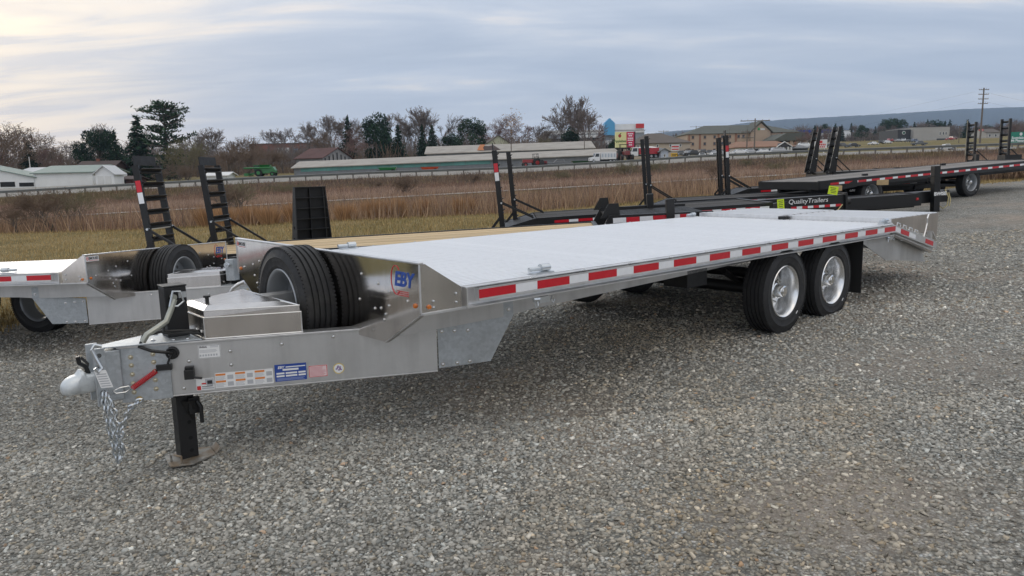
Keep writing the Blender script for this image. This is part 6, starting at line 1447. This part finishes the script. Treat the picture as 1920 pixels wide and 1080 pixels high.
# leaves left on one autumn tree
_r = np.random.default_rng(31); V, F = cards(_r, np.stack([_r.normal(.0, 1.1, 260), _r.normal(0, 1.1, 260), _r.normal(7.2, 1.2, 260)], 1), _r.normal(0, 1, (260, 3)), .32, .5)
LEFT_LEAVES = npmesh('remaining_leaves', V, F, attr_mat('yellow_leaves', (.30, .17, .05), .9), np.repeat(np.exp(_r.normal(0, .25, 260))[:, None]*np.ones(3), 3, 0))
_cnt = {}
def tree(var, px, ytop, ybot, d, label, group=None, wscale=1., name=None, lx=None):
    mt, mc, H = VAR[var]; a = at(px, ybot, d); b_ = at(px, ytop, d); s = (b_.z-a.z)/H
    nm = name or {'spruce': 'spruce_tree', 'spruceB': 'spruce_tree', 'spruceC': 'spruce_tree', 'cedar': 'evergreen_tree', 'yew': 'evergreen_tree', 'pineB': 'pine_tree', 'wpine': 'pine_tree', 'shrub': 'bare_shrub', 'shrubO': 'bare_shrub'}.get(var, 'bare_tree')
    T = thing(nm, label, 'shrub' if 'shrub' in nm else 'tree', a, random.uniform(0, 6.28) if var != 'wpine' else R(-20), group); T.scale = (s*wscale, s*wscale, s)
    link('trunk', mt, T); link('crown', mc, T); return T
def trees(lst, desc, group):
    lst = sorted(lst, key=lambda q: q[1])
    for i, q in enumerate(lst):
        var, px, yt, yb, d = q[:5]
        o_ = ORD[i] if i < 20 else f'{i+1}th'
        tree(var, px, yt, yb, d, f'{desc}, {o_} from the left', group, q[5] if len(q) > 5 else 1.)
tree('wpine', 318, 190, 345, 128, 'tall ragged pine standing highest above the left ladder ramps', wscale=1.15)
tree('spruce', 266, 221, 343, 132, 'dark conical spruce just left of the tall ragged pine', wscale=1.3)
tree('yew', 190, 245, 340, 138, 'broad dark rounded evergreen behind the brown farmhouse', wscale=.95)
tree('spruceB', 222, 248, 338, 145, 'thin dark spruce behind the broad rounded evergreen')
tree('shrubO', 345, 255, 342, 122, 'olive tinged bare tree in front of the tall pine', wscale=.9, name='bare_tree')
trees([('bareA', -60, 190, 350, 150, 1.2), ('bareE', 8, 222, 345, 145, 1.3), ('bareC', 22, 238, 345, 150, 1.3), ('bareE', -20, 235, 348, 130, 1.3), ('bareC', 40, 250, 342, 160, 1.2), ('bareA', 100, 268, 338, 190, 1.3), ('bareB', 138, 262, 336, 200, 1.3), ('bareA', 160, 258, 338, 180), ('bareE', 75, 270, 340, 170, 1.3), ('bareC', 118, 280, 340, 165, 1.4)], 'bare tree behind the white farm sheds', 'bare trees behind the farm sheds')
tree('spruceC', 60, 266, 340, 150, 'dark spruce among the bare trees at the far left')
trees([('bareB', 200, 232, 338, 165), ('bareA', 235, 236, 338, 165), ('bareD', 292, 245, 338, 160), ('bareA', 370, 255, 335, 160)], 'bare tree showing behind the dark evergreens', 'bare trees behind the evergreens')
trees([('bareA', 395, 240, 328, 150, 1.1), ('bareB', 425, 238, 328, 150, 1.1), ('bareE', 445, 250, 330, 160, 1.2), ('bareA', 462, 256, 330, 175, 1.)], 'spreading bare tree behind the brown thicket', 'bare trees behind the thicket')
trees([('shrub', 432, 270, 334, 112, 1.25), ('shrub', 470, 274, 326, 130, 1.3), ('shrub', 500, 276, 322, 140, 1.2), ('shrub', 405, 288, 336, 118, 1.0), ('shrub', 300, 316, 345, 108, 1.2), ('shrub', 355, 314, 340, 110, 1.3), ('shrub', 530, 282, 318, 145, 1.2), ('shrub', 575, 282, 312, 160, 1.4), ('shrub', 330, 305, 342, 116, 1.2)], 'rounded brown shrub by the green combine', 'brown shrubs round the combine')
trees([('bareB', 500, 242, 305, 200), ('bareA', 520, 240, 303, 205), ('bareD', 548, 238, 302, 190, 1.1), ('bareA', 585, 225, 300, 180, 1.), ('bareB', 610, 216, 300, 175, 1.1), ('bareD', 632, 214, 300, 170, 1.2), ('bareA', 655, 222, 300, 185, 1.), ('bareB', 672, 218, 298, 190), ('bareC', 645, 236, 300, 165), ('bareE', 690, 228, 300, 175, .9), ('bareD', 740, 214, 298, 180, 1.1), ('bareA', 600, 240, 302, 160), ('bareE', 620, 245, 303, 155, 1.1)], 'bare tree behind the old barn', 'bare trees behind the barn')
tree('spruceB', 655, 220, 300, 172, 'slim dark spruce among the bare trees right of the barn')
tree('cedar', 707, 216, 304, 160, 'dense dark cedar left of a matching taller pair', wscale=.9)
tree('spruceC', 725, 218, 304, 162, 'dense dark spruce right of the cedar clump', wscale=.9)
tree('round', 688, 262, 302, 145, 'rounded reddish shrub behind the long shed', wscale=1.25, name='bare_shrub')
tree('spruceB', 748, 236, 300, 165, 'ragged grey green spruce between the cedars and the tin shed', wscale=1.2)
tree('spruceB', 793, 236, 298, 170, 'narrow spruce at the left end of the second tin shed'); tree('spruceC', 812, 238, 298, 172, 'short spruce above the second tin shed')
tree('pineB', 884, 225, 292, 180, 'wide dark green pine above the second tin shed', wscale=1.1); tree('cedar', 846, 252, 296, 170, 'low dark evergreen left of the wide pine', wscale=1.2)
trees([('bareA', 775, 205, 296, 185), ('tall', 785, 200, 296, 185, 1.2), ('bareB', 812, 198, 296, 190, 1.), ('bareA', 832, 210, 296, 190, 1.), ('bareD', 860, 222, 296, 200, 1.1), ('bareA', 765, 225, 298, 190), ('bareE', 870, 240, 294, 195, 1.)], 'tall bare tree above the left end of the second tin shed', 'bare trees above the second shed')
trees([('bareC', 910, 221, 285, 200, 1.2), ('bareC', 928, 232, 285, 205, 1.2), ('round', 940, 236, 285, 210)], 'reddish bare tree left of the yellow house', 'reddish trees left of the yellow house')
t_ = tree('bareC', 964, 207, 284, 190, 'broad bare tree with a few yellow leaves left at its top', wscale=1.2); link('remaining_leaves', LEFT_LEAVES, t_, kind='stuff')
trees([('tall', 1058, 176, 290, 175, .8), ('tall', 1088, 178, 290, 180, .8), ('bareC', 1108, 196, 290, 178, .9), ('bareD', 1102, 186, 290, 175, 1.1), ('bareD', 1048, 200, 290, 185, 1.2), ('bareB', 1120, 208, 290, 190, 1.1), ('tall', 1075, 190, 290, 185, .8), ('bareA', 1022, 228, 290, 195, 1.), ('bareA', 1035, 240, 290, 200), ('bareD', 1096, 205, 292, 165), ('bareE', 1010, 240, 288, 210)], 'tall leafless tree before the grey commercial building', 'tall bare trees before the grey building')
tree('cedar', 1070, 240, 292, 170, 'ivy dark evergreen among the tallest bare trees'); tree('cedar', 1152, 262, 296, 150, 'dark evergreen below the blue tower'); tree('shrubO', 1018, 256, 286, 170, 'small shrub with yellowish twigs left of the tall trees')
trees([('bareC', 1285, 245, 280, 330), ('bareA', 1268, 248, 280, 330), ('bareE', 1300, 250, 280, 340)], 'small bare tree beyond the hipped roofs', 'bare trees beyond the hotel')
trees([('bareC', 1508, 243, 272, 190, 1.1), ('bareC', 1520, 246, 272, 195), ('round', 1512, 250, 274, 180, 1.2), ('bareC', 1542, 240, 270, 200), ('bareE', 1492, 256, 276, 170)], 'reddish bare tree between the hotel and the white warehouse', 'reddish trees right of the hotel')
# far row on the right rise
ev = [(1527, 236, 'spruceC'), (1546, 234, 'pineB'), (1565, 233, 'spruceC'), (1577, 235, 'spruce'), (1595, 232, 'spruceB'), (1614, 236, 'pineB'), (1640, 238, 'spruceB'), (1658, 226, 'pineB'), (1672, 224, 'pineB'), (1686, 226, 'pineB'), (1713, 231, 'spruce'), (1737, 226, 'spruceC'), (1751, 227, 'pineB'), (1770, 228, 'spruceB'), (1779, 226, 'spruce'), (1812, 226, 'spruceC'), (1848, 236, 'pineB'), (1678, 242, 'cedar')]
trees([(v, px, yt, 264, 330+17*((i*7) % 5), 1.1) for i, (px, yt, v) in enumerate(ev)], 'dark evergreen on the distant rise at the right', 'evergreens on the distant rise')
trees([(('bareA', 'bareC', 'bareE', 'bareB')[i % 4], 1530+16*i+5*((i*5) % 3), 232+3*((i*7) % 4), 264, 340+20*((i*3) % 4), 1.2) for i in range(20)]+[(('bareC', 'bareE')[i % 2], 1846+15*i, 226+3*((i*5) % 3), 262, 300, 1.2) for i in range(7)], 'brownish bare tree on the distant rise at the right', 'bare trees on the distant rise')
tree('yew', 1833, 240, 262, 290, 'dark bushy evergreen by the red roadside emblem', wscale=1.0)
house('house', 'small grey house among the trees at the far right', 'house', 1848, 260, 280, 26, 9, 11, 18, CONC, SHING, axis='x', wins=((5, 9, 3, 8), (16, 20, 3, 8)))
q = at(1840, 244, 240); T = thing('diamond_sign', 'small red and white restaurant style emblem among the right hand trees', 'sign', q); m = MB(); m.prism([(-.9, 0, 0), (0, 0, -.5), (.9, 0, 0), (0, 0, .6)], (0, .1, 0)); m.build('panel', STICK_R, T); m = MB(); m.box(-.5, .5, -.02, -.002, -.08, .12); m.build('white_band', WHT2, T); m = MB(); m.box(-.06, .06, .1, .2, -4, .2); m.build('post', STEELG, T)
# woods behind everything on the left, one far mass
rng = np.random.default_rng(77); segs = []
for i in range(5200):
    px = rng.uniform(-250, 1180); d = rng.uniform(230, 300); yb = np.interp(px, [-300, 0, 480, 960, 1200], [348, 341, 318, 297, 285]); a = np.array(at(px, yb, d)); hh = np.interp(px, [-200, 0, 120, 300, 480, 600, 900, 1150], [70, 62, 52, 62, 38, 52, 46, 34])*rng.uniform(.35, 1.)*d/F_PX
    segs.append((a, a+np.array([rng.normal(0, .12)*hh, rng.normal(0, .1)*hh, hh]), .16, .04))
    for _ in range(3):
        f = rng.uniform(.3, .9); p = a+np.array([0, 0, hh*f]); segs.append((p, p+np.array([rng.normal(0, .25)*hh, rng.normal(0, .2)*hh, hh*rng.uniform(.08, .3)]), .08, .03))
for i in range(3600):
    px = rng.uniform(1480, 2150); d = rng.uniform(340, 430); yb = np.interp(px, [1480, 1500, 1700, 1920, 2150], [270, 268, 262, 254, 250]); a = np.array(at(px, yb, d)); hh = (23+6*math.sin(px*.03)+4*math.sin(px*.11))*rng.uniform(.4, 1.)*d/F_PX
    segs.append((a, a+np.array([rng.normal(0, .15)*hh, rng.normal(0, .1)*hh, hh]), .22, .06))
    for _ in range(3):
        f = rng.uniform(.3, .9); p = a+np.array([0, 0, hh*f]); segs.append((p, p+np.array([rng.normal(0, .3)*hh, rng.normal(0, .2)*hh, hh*rng.uniform(.08, .3)]), .12, .05))
V, F = tubes_np(segs, 3); link('far_woods', npmesh('far_woods', V, F, TWIG), kind='stuff')
# brush along the foot of the tree line
segs = []
for i in range(9000):
    px = rng.uniform(-250, 1200); d = rng.uniform(150, 215); yb = np.interp(px, [-300, 0, 300, 540, 960, 1200], [352, 344, 334, 325, 306, 294]); a = np.array(at(px, yb, d)); hh = rng.uniform(.8, 3.6)*(1.15+.45*math.sin(px*.021)+.3*math.sin(px*.053))
    segs.append((a, a+np.array([rng.normal(0, .35)*hh, rng.normal(0, .2)*hh, hh]), .06, .03))
V, F = tubes_np(segs, 3); link('hedgerow_brush', npmesh('hedgerow_brush', V, F, TWIG_B), kind='stuff')
# bare bushes standing in the reeds
bl = [('shrub', 95, 350, 425, 30), ('shrub', 60, 362, 426, 31), ('shrubO', 150, 352, 420, 34), ('shrub', 420, 340, 405, 36), ('shrubO', 455, 335, 400, 40), ('shrub', 30, 385, 432, 29), ('shrub', 1340, 305, 345, 45), ('shrubO', 1460, 300, 332, 60), ('shrubO', 1180, 300, 335, 68), ('shrubO', 1235, 300, 330, 70), ('shrub', 760, 325, 375, 55), ('shrubO', 560, 340, 370, 66), ('shrubO', 520, 342, 372, 68), ('shrub', 880, 320, 352, 70), ('shrubO', 1395, 296, 318, 76), ('shrubO', 1060, 318, 345, 72), ('shrub', 700, 335, 362, 68), ('shrubO', 240, 360, 395, 70), ('shrub', 310, 358, 392, 70)]
trees([(v, px, yt, yb, d, 1.3) for v, px, yt, yb, d in bl], 'bare twiggy bush standing in the dry reeds', 'bushes in the reeds')
# pampas-like clumps along the mown edge
rr = np.random.default_rng(41)
for i, px in enumerate((390, 425, 470, 505, 555, 650, 700, 745, 800, 870)):
    d = 29.2+rr.uniform(-.4, .8); c = at(px, 415, d); n_ = 420; a = rr.uniform(0, 6.28, n_); r0 = rr.uniform(0, .28, n_)
    bx_ = np.cos(a)*r0; by_ = np.sin(a)*r0; h_ = rr.uniform(.5, 1.05, n_)*rr.uniform(.8, 1.1); sp = rr.uniform(.1, .75, n_)
    V = np.stack([np.stack([bx_-.02, by_, np.full(n_, -.1)], 1), np.stack([bx_+.02, by_, np.full(n_, -.1)], 1), np.stack([bx_+np.cos(a)*sp*h_*.8, by_+np.sin(a)*sp*h_*.8, h_*(1-.25*sp)], 1)], 1).reshape(-1, 3)
    tone = np.repeat(np.array([1.5, 1.05, .62])*np.exp(rr.normal(0, .22, n_))[:, None], 3, 0)
    o = link('grass_tussock', npmesh('grass_tussock', V, np.arange(3*n_).reshape(-1, 3), attr_mat('reed_blade', (.21, .185, .165)), tone)); o.location = (c.x, c.y, tz(c.x, c.y))
    tag(o, f'tawny grass tussock at the mown edge, {ORD[i]} from the left', 'grass', 'tawny tussocks along the mown edge')
# ------------------------------------------------------------------ hills and air
def hill(name, pts, d, mat, depth, seed):
    rng = np.random.default_rng(seed); px = np.arange(pts[0][0], pts[-1][0], 3.); y = np.interp(px, [p[0] for p in pts], [p[1] for p in pts])
    rough = np.convolve(rng.normal(0, 1., len(px)), np.ones(5)/5, 'same')*.9+rng.normal(0, .22, len(px)); y = y+rough*.5
    rows_ = []; nr = 14
    for k in range(nr):
        f = k/(nr-1); dd = d-depth*(1-f); h = f**.75
        pts3 = []
        for p, yy in zip(px, y):
            b_ = at(p, 330, dd); top = at(p, yy, d); z = -2+(top.z+2)*h+(rng.normal(0, 1)*3*math.sin(math.pi*f)); x = top.x*dd/d; pts3.append((x, dd, z))
        rows_.append(pts3)
    V = np.array(rows_).reshape(-1, 3); return link(name, npmesh(name, V, grid_faces(nr, len(px)), mat, smooth=True), kind='structure')
FOREST = pmat('hill_forest', (.05, .055, .06), 1., var=.18, vscale=.02, bump=.0)
hill('hills', [(1020, 268), (1120, 262), (1190, 254), (1260, 246), (1330, 240), (1400, 230), (1470, 224), (1560, 219), (1660, 214), (1740, 209), (1800, 205), (1900, 201), (2000, 199), (2300, 205)], 4300, FOREST, 1300, 1)
hill('foothills', [(1200, 262), (1240, 252), (1285, 245), (1330, 244), (1380, 248), (1450, 252), (1560, 252), (1700, 248), (1850, 246), (2100, 246)], 3100, FOREST, 700, 2)
HZ = MB().box(-3600, 3600, -60, 4700, -220, 620)
hm = bpy.data.materials.new('haze_air'); hm.use_nodes = True; hm.node_tree.nodes.clear(); t = NT(hm.node_tree)
v = t.n('ShaderNodeVolumePrincipled', inp={'Density': .00015, 'Anisotropy': 0.}); v.inputs['Color'].default_value = (.52, .72, 1.0, 1)
t.n('ShaderNodeOutputMaterial', inp={'Volume': v.outputs[0]})
HZ.build('haze', hm, kind='stuff')
